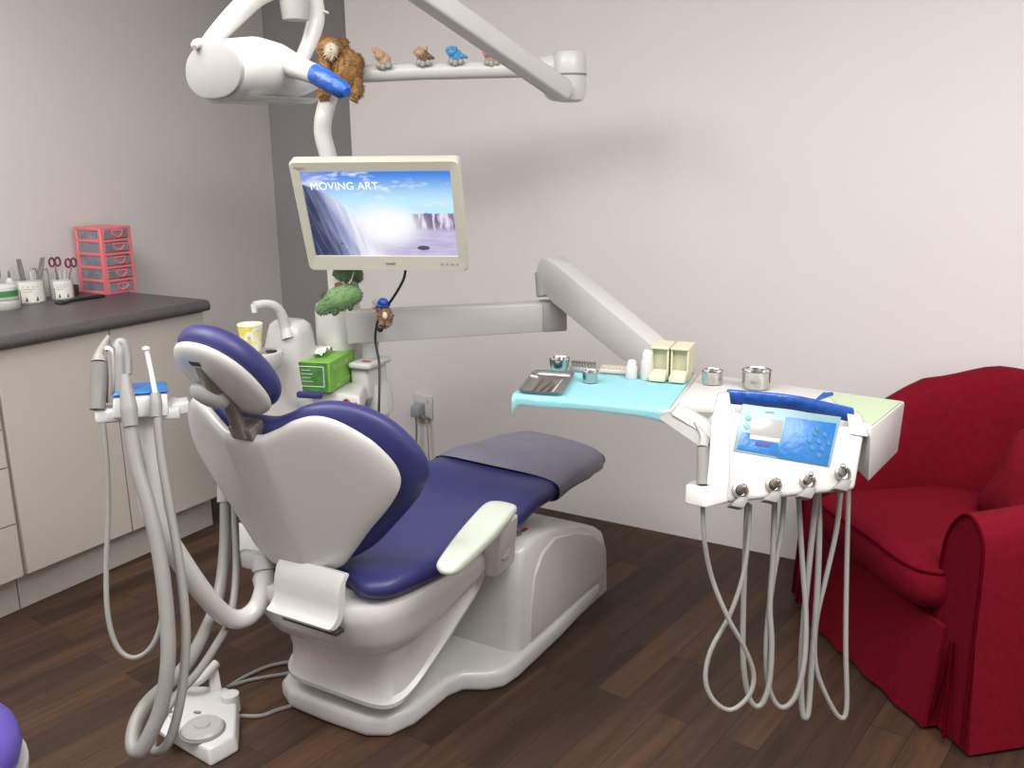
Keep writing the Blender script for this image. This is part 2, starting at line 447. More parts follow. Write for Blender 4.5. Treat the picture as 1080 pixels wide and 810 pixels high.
# things in front of it
bx = MB().box((-3.375, 2.262, ZCT + 0.02), (0.05, 0.055, 0.04), 0.003)
bx.single('box', mat('maroon_card', (0.09, 0.03, 0.035), 0.6, noise=0.1), 'small dark maroon box tucked between the label jar and the coral organiser', 'box', (-3.375, 2.262, ZCT))
sc = thing('scissors', 'black-handled scissors lying on the countertop before the coral organiser', 'scissors', (-3.20, 2.21, ZCT))
s = MB(); s.tube([(-3.205, 2.12, ZCT + 0.006), (-3.20, 2.2, ZCT + 0.006), (-3.19, 2.285, ZCT + 0.006)], [0.004, 0.006, 0.005], 8)
s.tube([(-3.195, 2.12, ZCT + 0.006), (-3.205, 2.2, ZCT + 0.006), (-3.21, 2.285, ZCT + 0.006)], [0.004, 0.006, 0.005], 8); s.build('blade', 'black', sc)
s = MB()
for dx, yy in ((-0.012, 2.11), (0.014, 2.105)):
    s.tube([(-3.2 + dx + 0.011 * math.cos(a), yy + 0.018 * math.sin(a), ZCT + 0.006) for a in [2 * PI * k / 10 for k in range(11)]], 0.004, 8, 2)
s.build('handle', 'black', sc)

def jar(x, y, r, h, label, grp):
    t = thing('label_jar', label, 'jar', (x, y, ZCT), grp)
    b = MB(); b.lathe([(r * 0.97, 0), (r, 0.004), (r, h), (r * 0.93, h), (r * 0.93, 0.006), (0.0, 0.006)], Matrix.Translation((x, y, ZCT)), 28); b.build('body', 'glass', t)
    n = 14; pts = []
    lb = MB()
    a0 = math.radians(-75); a1 = math.radians(25); R = r + 0.0006
    ring = [[V(x + R * math.cos(a), y + R * math.sin(a), ZCT + z) for z in (0.006, h - 0.006)] for a in [a0 + (a1 - a0) * k / n for k in range(n + 1)]]
    vs = [p for q in ring for p in q]; lb.add(vs, [(2 * k, 2 * k + 2, 2 * k + 3, 2 * k + 1) for k in range(n)])
    lb.build('paper_label', 'label', t)
    R += 0.0006
    def mark(mk, u0, u1, z0, z1):
        q = [[V(x + R * math.cos(a), y + R * math.sin(a), ZCT + z) for z in (z0 * h, z1 * h)] for a in [a0 + (a1 - a0) * (u0 + (u1 - u0) * k / 3) for k in range(4)]]
        mk.add([p for w in q for p in w], [(2 * k, 2 * k + 2, 2 * k + 3, 2 * k + 1) for k in range(3)])
    mk = MB(); mark(mk, 0.02, 0.06, 0.08, 0.62); mk.build('label_bar', 'ink', t)
    for u in (0.22, 0.62):
        mk = MB()
        for k in range(3): mark(mk, u + 0.02 * k, u + 0.10 - 0.01 * k, 0.12 + 0.06 * k, 0.18 + 0.06 * k)
        mk.build('label_symbol', 'ink', t)
    for k in range(3):
        mk = MB(); mark(mk, 0.16, 0.5 + 0.14 * k, 0.52 + 0.1 * k, 0.535 + 0.1 * k); mk.build('label_line', 'ink', t)
    return t
jar(-3.335, 2.075, 0.052, 0.088, 'wider label jar holding two dark pliers, left of the smaller label jar', 'labelled jars on the counter')
jar(-3.315, 2.192, 0.042, 0.078, 'smaller label jar beside the coral organiser, holding red-looped clamps', 'labelled jars on the counter')
def pliers(x, y, dx, dy, h, label):
    t = thing('pliers', label, 'pliers', (x, y, ZCT + 0.008), 'tools standing in the jars')
    for s in (-1, 1):
        MB().tube([(x, y, ZCT + 0.012), (x + dx * 0.5 + 0.004 * s, y + dy * 0.5 + 0.002 * s, ZCT + h * 0.55), (x + dx, y + dy + 0.005 * s, ZCT + h)], [0.0035, 0.005, 0.006, 0.004], 8).build('handle', 'midgrey', t)
pliers(-3.345, 2.065, 0.0, -0.012, 0.165, 'dark pliers standing upright at the left of the wider label jar')
pliers(-3.325, 2.085, 0.01, 0.045, 0.165, 'dark pliers leaning to the right in the wider label jar')
w = MB().box((-3.322, 2.082, ZCT + 0.065), (0.003, 0.012, 0.105), 0.001, 1)
w.single('mixing_spatula', 'white2', 'flat white spatula between the two dark pliers in the wider jar', 'spatula', (-3.322, 2.082, ZCT + 0.01))
def clamp(x, y, dx, dy, h, label):
    t = thing('clamp', label, 'clamp', (x, y, ZCT + 0.008), 'tools standing in the jars')
    MB().tube([(x, y, ZCT + 0.012), (x + dx, y + dy, ZCT + h - 0.018)], 0.0035, 8).build('shank', 'steel', t)
    lp = MB()
    for s in (-1, 1):
        c = V(x + dx, y + dy + 0.012 * s, ZCT + h)
        lp.tube([c + V(0, 0.011 * math.cos(a), 0.016 * math.sin(a)) for a in [2 * PI * k / 10 for k in range(11)]], 0.004, 8, 2)
    lp.build('loop_handle', mat('oxblood_rubber', (0.16, 0.035, 0.04), 0.5, noise=0.15), t)
clamp(-3.32, 2.185, 0.0, -0.005, 0.142, 'red-looped clamp at the left of the smaller label jar')
clamp(-3.305, 2.2, 0.01, 0.03, 0.135, 'red-looped clamp leaning right in the smaller label jar, towards the organiser')
for k, (dx, dy) in enumerate(((0.012, -0.012), (0.014, 0.008))):
    sw = MB().tube([(-3.305, 2.19, ZCT + 0.012), (-3.305 + dx, 2.19 + dy, ZCT + 0.11)], 0.0035, 8)
    sw.single('plastic_stick', 'white2', ['left', 'right'][k] + ' one of two short white sticks in the smaller label jar', 'stick', (-3.305, 2.19, ZCT + 0.012), 'tools standing in the jars')
# loose steel loops seen over the jars
for k, (x, y, h) in enumerate(((-3.36, 2.115, 0.12), (-3.345, 2.152, 0.115))):
    lp = MB().tube([(x, y - 0.01, ZCT + 0.02), (x, y - 0.01, ZCT + h - 0.01), (x, y, ZCT + h), (x, y + 0.01, ZCT + h - 0.01), (x, y + 0.01, ZCT + 0.02)], 0.0022, 8)
    lp.single('wire_holder', 'steel', ['thin wire loop standing behind the leaning pliers', 'thin wire loop standing behind the smaller label jar, left of the clamps'][k], 'wire loop', (x, y, ZCT), 'wire loops behind the jars')
# green lidded pot at the left
px_, py_ = -3.27, 1.935
pot = thing('cotton_pot', 'squat clear pot with a green-banded white lid at the left edge of the counter', 'pot', (px_, py_, ZCT))
MB().lathe([(0.045, 0), (0.049, 0.006), (0.049, 0.030), (0.046, 0.034), (0.049, 0.038), (0.049, 0.048), (0, 0.048)], Matrix.Translation((px_, py_, ZCT)), 30).build('glass_body', 'glass', pot)
MB().lathe([(0.047, 0.048), (0.0475, 0.07), (0, 0.07)], Matrix.Translation((px_, py_, ZCT)), 30).build('lid_band', 'greenlid', pot)
MB().lathe([(0.046, 0.070), (0.045, 0.082), (0.036, 0.090), (0, 0.092)], Matrix.Translation((px_, py_, ZCT)), 30).build('lid', 'white2', pot)
pen = thing('pen', 'blue-capped pen standing behind the green-banded pot', 'pen', (-3.36, 1.975, ZCT))
MB().tube([(-3.36, 1.975, ZCT), (-3.36, 1.978, ZCT + 0.105)], 0.005, 10).build('barrel', 'white2', pen)
MB().tube([(-3.36, 1.978, ZCT + 0.105), (-3.36, 1.98, ZCT + 0.135)], 0.0065, 10).build('cap', 'blue', pen)
bt = thing('dropper_bottle', 'small dropper bottle with a dark nozzle behind the green-banded pot', 'bottle', (-3.365, 2.02, ZCT))
MB().lathe([(0.016, 0), (0.016, 0.085), (0.008, 0.098), (0, 0.098)], Matrix.Translation((-3.365, 2.02, ZCT)), 18).build('body', 'white2', bt)
MB().lathe([(0.005, 0.098), (0.004, 0.122), (0.0, 0.125)], Matrix.Translation((-3.365, 2.02, ZCT)), 12).build('nozzle', 'midgrey', bt)

# ------------------------------------------------------------------ dental chair
chair = thing('dental_chair', 'large reclining dental chair with navy upholstery and glossy white shell', 'dental chair', (-1.53, 2.15, 0))
cx = -1.53
half = [(0.0, 1.600), (0.13, 1.605), (0.185, 1.635), (0.212, 1.71), (0.216, 1.86), (0.235, 1.905), (0.29, 1.935), (0.325, 1.975), (0.335, 2.04), (0.335, 2.30), (0.32, 2.60), (0.0, 2.61)]
ol = [(cx + x, y) for x, y in half] + [(cx - x, y) for x, y in half[::-1][1:-1]]
MB().prism(ol, 0.0, 0.062, bev=0.018, seg=3).build('base_plate', 'white', chair)
# pedestal behind the lift
ped = MB(); prof = [(2.06, 0.062), (2.072, 0.25), (2.09, 0.362), (2.15, 0.385), (2.28, 0.372), (2.46, 0.318), (2.585, 0.262), (2.640, 0.225), (2.675, 0.15), (2.685, 0.0), (2.06, 0.0)]
rings = []
for t in (-1, -0.96, -0.86, 0.86, 0.96, 1):
    k = 1.0 if abs(t) < 0.9 else (0.985 if abs(t) < 0.98 else 0.93)
    rings.append([V(cx + 0.318 * t - 0.02 * (abs(t) == 1) * 0, 2.4 + (y - 2.4) * k, 0.15 + (z - 0.15) * k if z > 0.07 else z) for y, z in prof])
ped.loft(rings); ped.build('pedestal', 'white', chair, 50)
pn = MB()   # curved raised side panel
po = [(2.125, 0.075), (2.13, 0.18), (2.15, 0.265), (2.20, 0.322), (2.28, 0.34), (2.42, 0.305), (2.55, 0.25), (2.61, 0.19), (2.63, 0.075)]
pn.prism(po, 0, 0.012, Matrix(((0, 0, 1, cx + 0.314), (1, 0, 0, 0), (0, 1, 0, 0), (0, 0, 0, 1))), 0.008, 3); pn.build('side_panel', 'white', chair, 50)
MB().lathe([(0.016, 0), (0.016, 0.004), (0.0, 0.005)], Matrix.Translation((cx + 0.262, 2.155, 0.384)), 18).build('socket_button', 'midgrey', chair)
MB().box((cx + 0.262, 2.20, 0.381), (0.012, 0.03, 0.006), 0.002).build('socket_label', 'inkred', chair)
# lift shell under the seat: stacked outlines, each tilted up towards the pedestal
def shell_ring(hw, y0, y1, z0, z1, ex=2.7, n=48):
    hw = hw * 0.915; y0 = y0 + 0.012
    out = []
    yc = (y0 + y1) / 2; b = (y1 - y0) / 2
    for k in range(n):
        a = 2 * PI * k / n; c, s_ = math.cos(a), math.sin(a)
        x = hw * math.copysign(abs(c) ** (2 / ex), c); y = yc + b * math.copysign(abs(s_) ** (2 / ex), s_)
        t = (y - y0) / (y1 - y0)
        out.append(V(-1.495 + x, y, z0 + (z1 - z0) * (max(0.0, t) ** 1.15)))
    return out
up = MB(); up.loft([shell_ring(*q, ex=3.7) for q in ((0.21, 1.60, 2.14, 0.262, 0.385), (0.250, 1.550, 2.17, 0.266, 0.39), (0.262, 1.528, 2.19, 0.278, 0.395), (0.272, 1.505, 2.21, 0.318, 0.402), (0.278, 1.490, 2.22, 0.37, 0.41), (0.281, 1.485, 2.225, 0.400, 0.42), (0.272, 1.490, 2.22, 0.418, 0.43), (0.2, 1.55, 2.17, 0.425, 0.435))])
up.build('seat_shell', 'white', chair, 45)
lo = MB(); lo.loft([shell_ring(*q, ex=6) for q in ((0.17, 1.64, 2.04, 0.088, 0.30), (0.208, 1.605, 2.07, 0.090, 0.312), (0.222, 1.588, 2.085, 0.100, 0.325), (0.223, 1.587, 2.085, 0.112, 0.335), (0.212, 1.598, 2.085, 0.124, 0.345), (0.208, 1.60, 2.085, 0.18, 0.36), (0.213, 1.592, 2.09, 0.22, 0.375), (0.226, 1.58, 2.10, 0.25, 0.38), (0.226, 1.58, 2.10, 0.265, 0.385))])
lo.build('lift_cover', 'white', chair, 45)
MB().loft([shell_ring(*q) for q in ((0.10, 1.72, 2.03, 0.055, 0.06), (0.14, 1.70, 2.05, 0.11, 0.30), (0.14, 1.7, 2.05, 0.13, 0.31))]).build('lift_bellows', 'dark', chair)
tag_ = MB().box((cx - 0.02, 1.611, 0.185), (0.075, 0.002, 0.022), rz=0); tag_.build('warning_sticker', mat('faded_sticker', (0.62, 0.52, 0.50), 0.5, noise=0.1, nscale=120), chair)
MB().ell((-1.5718, 1.5077, 0.3719), (0.014, 0.02, 0.02)).build('pilot_light', 'inkred', chair)

# upper chair, swivelled a little
UX = rotz(-4, (-1.54, 1.6, 0))
st = MB(UX); sx = -1.512
zt = lambda y: interp([(1.5, 0.455), (1.62, 0.445), (1.85, 0.432), (2.1, 0.436), (2.28, 0.472), (2.42, 0.486), (2.6, 0.472), (2.8, 0.450)], y)
so = [(0.0, 1.60), (0.10, 1.59), (0.17, 1.557), (0.218, 1.562), (0.252, 1.62), (0.262, 1.8), (0.255, 2.0), (0.240, 2.2), (0.232, 2.38), (0.214, 2.55), (0.200, 2.66), (0.186, 2.735), (0.15, 2.765), (0.07, 2.773)]
full = [(sx + x, y) for x, y in so] + [(sx, 2.775)] + [(sx - x * (0.88 if y < 1.63 else 1), y + (0.05 if y < 1.6 and x > 0.12 else 0)) for x, y in so[::-1][:-1]]
st.pad(full, lambda a, b, n: V(a, b, n), lambda a, b: zt(b) - 0.022 * (((a - sx) / 0.27) ** 2) * interp([(2.2, 0), (2.4, 1)], b) + 0.022 * (((a - sx) / 0.27) ** 2) * interp([(2.0, 1), (2.3, 0)], b),
       lambda a, b: 0.038, lambda a, b: interp([(1.5, 0.045), (2.15, 0.045), (2.4, 0.030)], b), (sx, 2.15), power=11, nk=12, sub=4)
st.build('seat', 'navy', chair, 70)
# grey cover slipped over the leg rest
cv = MB(UX)
def hwid(y): return interp([(1.5, 0.2), (1.8, 0.275), (2.2, 0.242), (2.38, 0.233), (2.55, 0.217), (2.66, 0.201), (2.735, 0.185), (2.77, 0.15)], y)
rings = []
for y in [2.35, 2.43, 2.51, 2.58, 2.64, 2.69, 2.715, 2.73]:
    h = hwid(y) + 0.009; m_ = zt(y); ring = []
    for k in range(28):
        a = 2 * PI * k / 28; c, s_ = math.cos(a), math.sin(a)
        xx = h * math.copysign(abs(c) ** 0.42, c); zc = m_ - 0.022 * (xx / 0.27) ** 2
        ring.append(V(sx + xx, y - 0.04 * (1 - (xx / h) ** 2) * (2.74 - y) / 0.32 - 0.022 * (xx / h) * max(0.0, (y - 2.55) / 0.18), zc + (0.0455 if s_ > 0 else 0.040) * math.copysign(abs(s_) ** 0.55, s_)))
    rings.append(ring)
cv.loft(rings, cap=False); lab(cv.build('leg_cover', 'cover', chair, 60), 'grey plastic cover pulled over the navy leg rest')
ur = MB(UX); ur.hexa([V(sx - 0.12, 2.40, 0.398), V(sx + 0.190, 2.40, 0.402), V(sx + 0.165, 2.62, 0.415), V(sx - 0.10, 2.62, 0.415)],
                     [V(sx - 0.19, 2.36, 0.458), V(sx + 0.215, 2.36, 0.455), V(sx + 0.175, 2.70, 0.440), V(sx - 0.15, 2.72, 0.447)], 0.012); ur.build('leg_rest_support', 'white', chair, 50)

# backrest: frame at the hinge, x across, y up the back, z towards the patient
B0 = V(-1.544, 1.560, 0.42); BX = V(0.9992, 0.04, 0); BH = V(-0.04, 0.9992, 0); TL_ = 0.32
BUP = BH * -math.sin(TL_) + V(0, 0, math.cos(TL_)); BF = BH * math.cos(TL_) + V(0, 0, math.sin(TL_))
def bmap(t, h, n): return B0 + BX * t + BUP * h + BF * n
hb = [(0.0, 0.055), (0.08, 0.056), (0.130, 0.066), (0.166, 0.104), (0.218, 0.168), (0.278, 0.235), (0.313, 0.292), (0.314, 0.345), (0.288, 0.402), (0.258, 0.440), (0.215, 0.478), (0.175, 0.494), (0.130, 0.488), (0.090, 0.470), (0.045, 0.455)]
bol = hb + [(0, 0.452)] + [(-x, y) for x, y in hb[::-1][:-1]]
spine = lambda t: 0.40 * (math.sqrt(max(0.0, abs(t) - 0.05) ** 2 + 0.006 ** 2) - 0.006)
bk = MB(); bk.pad(bol, bmap, lambda a, b: spine(a), lambda a, b: 0.012, lambda a, b: 0.020, (0, 0.27), power=14, nk=26, sub=6); bk.build('back_shell', 'white', chair, 70)
hc = [(0.0, 0.05), (0.10, 0.052), (0.18, 0.085), (0.250, 0.150), (0.318, 0.225), (0.352, 0.282), (0.350, 0.340), (0.322, 0.402), (0.285, 0.450), (0.235, 0.485), (0.18, 0.501), (0.13, 0.497), (0.09, 0.482), (0.045, 0.470)]
col_ = hc + [(0, 0.467)] + [(-x, y) for x, y in hc[::-1][:-1]]
bc = MB(); bc.pad(col_, bmap, lambda a, b: 0.040 + spine(a), lambda a, b: 0.050, lambda a, b: 0.030, (0, 0.28), power=8, nk=12, sub=4); bc.build('back_cushion', 'navy', chair, 70)
# hinge band from the shell to the backrest
hg = MB()
hgp = [(1.535, 0.500), (1.521, 0.485), (1.516, 0.46), (1.515, 0.43), (1.508, 0.403), (1.495, 0.386), (1.478, 0.378), (1.462, 0.380), (1.458, 0.388), (1.472, 0.395), (1.484, 0.407), (1.490, 0.43), (1.492, 0.46), (1.503, 0.489), (1.518, 0.506)]
rings = []
hcy, hcz = 1.50, 0.44
for t in (-0.102, -0.098, -0.08, 0.08, 0.098, 0.102):
    k = 0.94 if abs(t) > 0.10 else (0.99 if abs(t) > 0.09 else 1.0)
    rings.append([V(-1.462 + t, hcy + (y - hcy) * (1.0 if k == 1 else k), hcz + (z - hcz) * k) for y, z in hgp])
hg.loft(rings); hg.build('hinge_cover', 'white', chair, 50)
sl = MB(); sl.box((-1.436, 1.482, 0.374), (0.17, 0.03, 0.010), 0.003); sl.build('hinge_slot', 'dark', chair)

# headrest
hp = V(*(-1.5608, 1.3953, 0.9916)) + V(0.026, -0.0125, 0.014); HN = V(0.0, 0.75, 0.66).normalized()
HF = frame(hp, (1, 0.03, 0), z=HN)   # z towards the head, y up the pad
def oval(rx, ry, e=0.9): return [(rx * math.copysign(abs(math.cos(a)) ** e, math.cos(a)), ry * math.copysign(abs(math.sin(a)) ** e, math.sin(a))) for a in [2 * PI * k / 20 for k in range(20)]]
def hmap(a, b, n): return HF @ V(a, b, n)
hc_ = MB(); hc_.pad(oval(0.106, 0.131), hmap, lambda a, b: 0.004, lambda a, b: 0.038, lambda a, b: 0.034, (0, 0), power=5, nk=10, sub=3); hc_.build('headrest_cushion', 'navy', chair, 70)
hs = MB(); hs.pad(oval(0.100, 0.126), hmap, lambda a, b: -0.024, lambda a, b: 0.01, lambda a, b: 0.030, (0, 0), power=3.0, nk=10, sub=3)
hsh = hs.build('headrest_shell', 'white', chair, 70)
# recess, strap and knob on the back of the headrest
MB().hexa([HF @ V(x, y, -0.030) for x, y in ((-0.018, -0.095), (0.018, -0.095), (0.018, -0.060), (-0.018, -0.060))],
          [HF @ V(x, y, -0.0505) for x, y in ((-0.016, -0.090), (0.016, -0.090), (0.016, -0.060), (-0.016, -0.060))], 0.002).build('release_opening', 'dark', hsh)
br = MB()
brp = [HF @ V(0.0, -0.072, -0.046), HF @ V(0.0, -0.045, -0.055), HF @ V(0.0, 0.0, -0.060), HF @ V(-0.002, 0.05, -0.056), bmap(0.0, 0.485, -0.012), bmap(0.0, 0.455, -0.014)]
pts = cr_spline(brp, 6); rings = []
for i_, q in enumerate(pts):
    t_ = (pts[min(i_ + 1, len(pts) - 1)] - pts[max(i_ - 1, 0)]).normalized(); x_ = BX - t_ * BX.dot(t_); x_.normalize(); y_ = t_.cross(x_)
    w_ = 0.011 + 0.010 * (i_ / (len(pts) - 1)) ** 2; h_ = 0.006 + 0.006 * (i_ / (len(pts) - 1))
    rings.append([q + x_ * w_ * math.copysign(abs(math.cos(a)) ** 0.5, math.cos(a)) + y_ * h_ * math.copysign(abs(math.sin(a)) ** 0.5, math.sin(a)) for a in [2 * PI * k / 16 for k in range(16)]])
br.loft(rings)
lab(br.build('headrest_bracket', 'steel_dark', chair, 60), 'bronze-grey metal bracket joining the headrest to the backrest')
br2 = MB(); br2.hexa([bmap(x, h, -0.018) for x, h in ((-0.03, 0.444), (0.034, 0.444), (0.036, 0.478), (-0.032, 0.478))],
                     [bmap(x, h, 0.03) for x, h in ((-0.03, 0.444), (0.034, 0.444), (0.036, 0.478), (-0.032, 0.478))], 0.006); br2.build('bracket_mount', 'steel_dark', chair)
kn = MB(); kn.ell((0, 0, 0), (0.047, 0.030, 0.022), xf=frame(HF @ V(-0.022, 0.012, -0.066), HF.to_3x3() @ V(0.078, 0.045, 0), z=HF.to_3x3() @ V(0, 0, 1))); kn.build('adjusting_knob', 'greyplastic', chair, 60)
# armrest on the right
ar = MB()
aol = [(-1.152, 1.605), (-1.138, 1.578), (-1.110, 1.566), (-1.092, 1.582), (-1.094, 1.640), (-1.118, 1.80), (-1.150, 1.945), (-1.170, 1.985), (-1.225, 1.988), (-1.243, 1.955), (-1.222, 1.85), (-1.188, 1.72)]
ar.pad(aol, lambda a, b, n: V(a, b, n), lambda a, b: 0.548, lambda a, b: 0.013, lambda a, b: 0.018, (-1.165, 1.78), power=12, nk=8, sub=4)
lab(ar.build('armrest', 'armrest', chair, 60), 'pale green-white armrest pad')
ap = MB(); ap.hexa([V(-1.262, 1.965, 0.335), V(-1.222, 1.965, 0.335), V(-1.222, 2.07, 0.345), V(-1.262, 2.07, 0.345)], [V(-1.225, 1.885, 0.532), V(-1.150, 1.885, 0.532), V(-1.152, 1.975, 0.535), V(-1.222, 1.975, 0.535)], 0.010, 3); ap.build('armrest_post', 'white', chair, 50)
MB().lathe([(0.030, 0), (0.030, 0.02), (0.022, 0.028), (0, 0.03)], axis_frame((-1.222, 1.975, 0.42), (1, -0.25, 0.1)), 20).build('armrest_pivot', 'greyplastic', chair)

# ------------------------------------------------------------------ spittoon unit beside the chair
un = thing('spittoon_unit', 'white spittoon unit with swan-neck spout standing behind the headrest', 'dental unit', (-2.07, 2.38, 0))
b = MB(); b.hexa([V(-2.20, 2.175, 0), V(-1.85, 2.175, 0), V(-2.02, 2.44, 0), V(-2.28, 2.54, 0)], [V(-2.22, 2.165, 0.67), V(-1.835, 2.165, 0.67), V(-2.03, 2.45, 0.67), V(-2.29, 2.55, 0.67)], 0.02, 3); b.build('cabinet_body', 'white', un)
b = MB(); b.hexa([V(-2.22, 2.16, 0.66), V(-1.83, 2.16, 0.66), V(-2.02, 2.46, 0.66), V(-2.29, 2.56, 0.66)], [V(-2.22, 2.172, 0.722), V(-1.84, 2.172, 0.722), V(-2.03, 2.46, 0.722), V(-2.29, 2.56, 0.722)], 0.012, 3); b.build('top_housing', 'white', un)
b = MB(); b.hexa([(-1.9634, 1.7345, 0.3016), (-1.8545, 1.7877, 0.2628), (-1.9341, 1.9750, 0.2450), (-2.0532, 1.9157, 0.2838)], [(-2.0014, 1.7650, 0.4835), (-1.8820, 1.8275, 0.4553), (-1.9612, 2.0134, 0.4317), (-2.0862, 1.9464, 0.4562)], 0.012, 2); b.build('lower_housing', 'white', un, 40)
# tower with the bowl and the spout
tw = MB(); TC = (-2.0791, 2.0780, 0.7697)
def rr(cx_, cy_, z, a, b_, n=24, ex=3.0):
    out = []
    for k in range(n):
        t = 2 * PI * k / n; c, s = math.cos(t), math.sin(t)
        out.append(V(cx_ + a * math.copysign(abs(c) ** (2 / ex), c), cy_ + b_ * math.copysign(abs(s) ** (2 / ex), s), z))
    return out
tx, ty = -2.115, 2.13
tw.loft([rr(tx, ty + 0.03, 0.60, 0.095, 0.08), rr(tx, ty + 0.03, 0.74, 0.092, 0.078), rr(tx + 0.004, ty + 0.03, 0.84, 0.08, 0.068), rr(tx + 0.01, ty + 0.03, 0.90, 0.070, 0.058), rr(tx + 0.012, ty + 0.03, 0.93, 0.064, 0.050), rr(tx + 0.012, ty + 0.03, 0.945, 0.045, 0.036)])
tw.build('tower', 'white', un, 60)
bo = MB(); bc_ = (-2.0723, 2.0043, 0.8730)
bo.lathe([(0.0, -0.075), (0.03, -0.07), (0.052, -0.045), (0.062, -0.012), (0.06, 0.0), (0.05, 0.002), (0.03, -0.004), (0.0, -0.005)], Matrix.Translation(bc_), 28)
bo.build('cup_stand', 'white', un, 60)
MB().lathe([(0.0, 0.0), (0.017, 0.0), (0.017, 0.004), (0.0, 0.004)], Matrix.Translation(V(bc_[0] + 0.028, bc_[1] + 0.008, bc_[2] + 0.001)), 20).build('cup_sensor', 'black', un)
sp = MB(); sp.tube([(-2.0661, 2.1106, 0.8961), (-2.0779, 2.1137, 0.9309), (-2.0815, 2.1013, 0.9777), (-2.0874, 2.0811, 1.0026), (-2.0987, 2.0531, 1.0118), (-2.1108, 2.0213, 1.0097)], [0.021, 0.018, 0.016, 0.0145, 0.013, 0.0135], 14)
sp.tube([(-2.1113, 2.0223, 1.0139), (-2.1071, 2.0174, 0.9886)], [0.012, 0.008], 12); sp.build('swan_neck_spout', 'white', un, 60)
# right-hand end with the red marks
e = MB(); e.box((-1.955, 2.36, 0.72), (0.07, 0.13, 0.11), 0.015, 3, rz=8); e.build('holder_block', 'white', un)
e = MB(); e.box((-1.94, 2.35, 0.785), (0.085, 0.14, 0.020), 0.008, 3, rz=8); e.build('holder_tray', 'white', un)
e = MB(); e.loft([rr(-1.955, 2.38, 0.71, 0.05, 0.05), rr(-1.95, 2.38, 0.635, 0.058, 0.055), rr(-1.95, 2.38, 0.605, 0.055, 0.05), rr(-1.955, 2.38, 0.60, 0.03, 0.03)]); e.build('bottle_cap', 'white', un, 60)
e = MB(); e.loft([rr(-1.955, 2.38, 0.60, 0.045, 0.045), rr(-1.955, 2.38, 0.25, 0.045, 0.045), rr(-1.955, 2.38, 0.24, 0.035, 0.035)]); e.build('water_bottle', 'beige', un, 60)
e = MB(); e.box((-1.93, 2.31, 0.66), (0.03, 0.02, 0.018), 0.003); e.build('catch', 'midgrey', un)
mk = MB(); fx = frame((-1.853, 2.158, 0.655), (1, 0, 0), z=(0, -1, 0))
mk2 = MB(); c0 = V(-1.888, 2.163, 0.688)
mk2.tube([c0 + V(0.013 * math.cos(a), 0, 0.019 * math.sin(a)) for a in [2 * PI * k / 14 for k in range(15)]], 0.0038, 8, 2)
mk2.tube([c0 + V(0.033 + 0.007 * math.cos(a), 0, 0.016 * math.sin(a)) for a in [-1.2 + 2.4 * k / 6 for k in range(7)]], 0.002, 8, 2)
mk2.build('red_lettering', 'inkred', un)
# post that carries the lamp arm and the tray arm
po = MB(); PB = (-2.0176, 2.2582, 0.7697); 
pcx, pcy = -2.075, 2.36
po.lathe([(0.070, 0.70), (0.076, 0.73), (0.076, 0.955), (0.070, 0.972), (0.034, 0.978), (0.0, 0.98)], Matrix.Translation((pcx, pcy, 0)), 28); po.build('post_collar', 'pole', un, 50)
# clear cup on the holder tray
cup = thing('plastic_cup', 'small clear plastic cup with red sediment on the end of the spittoon unit', 'cup', (-1.945, 2.36, 0.7955))
MB().lathe([(0.026, 0), (0.032, 0.055), (0.030, 0.055), (0.024, 0.003), (0, 0.003)], Matrix.Translation((-1.945, 2.36, 0.7955)), 24).build('body', mat('clear_cup', (0.75, 0.74, 0.73), 0.1, alpha=0.35, noise=0.02), cup)
q = MB(); q.box((-1.925, 2.315, 0.7965), (0.032, 0.012, 0.003), 0.001, rz=12)
q.single('red_smear', 'inkred', 'red smear on the white end tray of the spittoon unit beside the clear cup', 'smear', (-1.925, 2.315, 0.795))
# paper cup
pc = thing('paper_cup', 'yellow patterned paper cup under the white swan-neck spout', 'cup', (-2.0914, 1.9793, 0.8671))
pcl = V(*(-2.0914, 1.9793, 0.8671)); pc_m = bpy.data.materials.new('yellow_pattern_card'); pc_m.use_nodes = True
nt = pc_m.node_tree; tcx = nt.nodes.new('ShaderNodeTexCoord'); vo = nt.nodes.new('ShaderNodeTexVoronoi'); vo.inputs['Scale'].default_value = 75
crx = nt.nodes.new('ShaderNodeValToRGB'); crx.color_ramp.interpolation = 'CONSTANT'
crx.color_ramp.elements[0].color = (0.80, 0.70, 0.10, 1); crx.color_ramp.elements[1].position = 0.3; crx.color_ramp.elements[1].color = (0.82, 0.80, 0.45, 1)
for pz, cc in ((0.5, (0.36, 0.46, 0.40, 1)), (0.62, (0.84, 0.84, 0.66, 1)), (0.85, (0.75, 0.72, 0.06, 1))):
    z_ = crx.color_ramp.elements.new(pz); z_.color = cc
nt.links.new(tcx.outputs['Object'], vo.inputs['Vector']); nt.links.new(vo.outputs['Color'], crx.inputs['Fac']); nt.links.new(crx.outputs['Color'], nt.nodes['Principled BSDF'].inputs['Base Color'])
MB().lathe([(0.026, 0.0), (0.037, 0.092), (0.035, 0.092), (0.0245, 0.004), (0, 0.004)], Matrix.Translation(pcl), 30).build('cup_wall', pc_m, pc, 60)
MB().lathe([(0.0375, 0.090), (0.0385, 0.093), (0.0375, 0.096), (0.035, 0.094), (0.0355, 0.091)], Matrix.Translation(pcl), 30).build('rolled_rim', 'paper_cup', pc, 60)

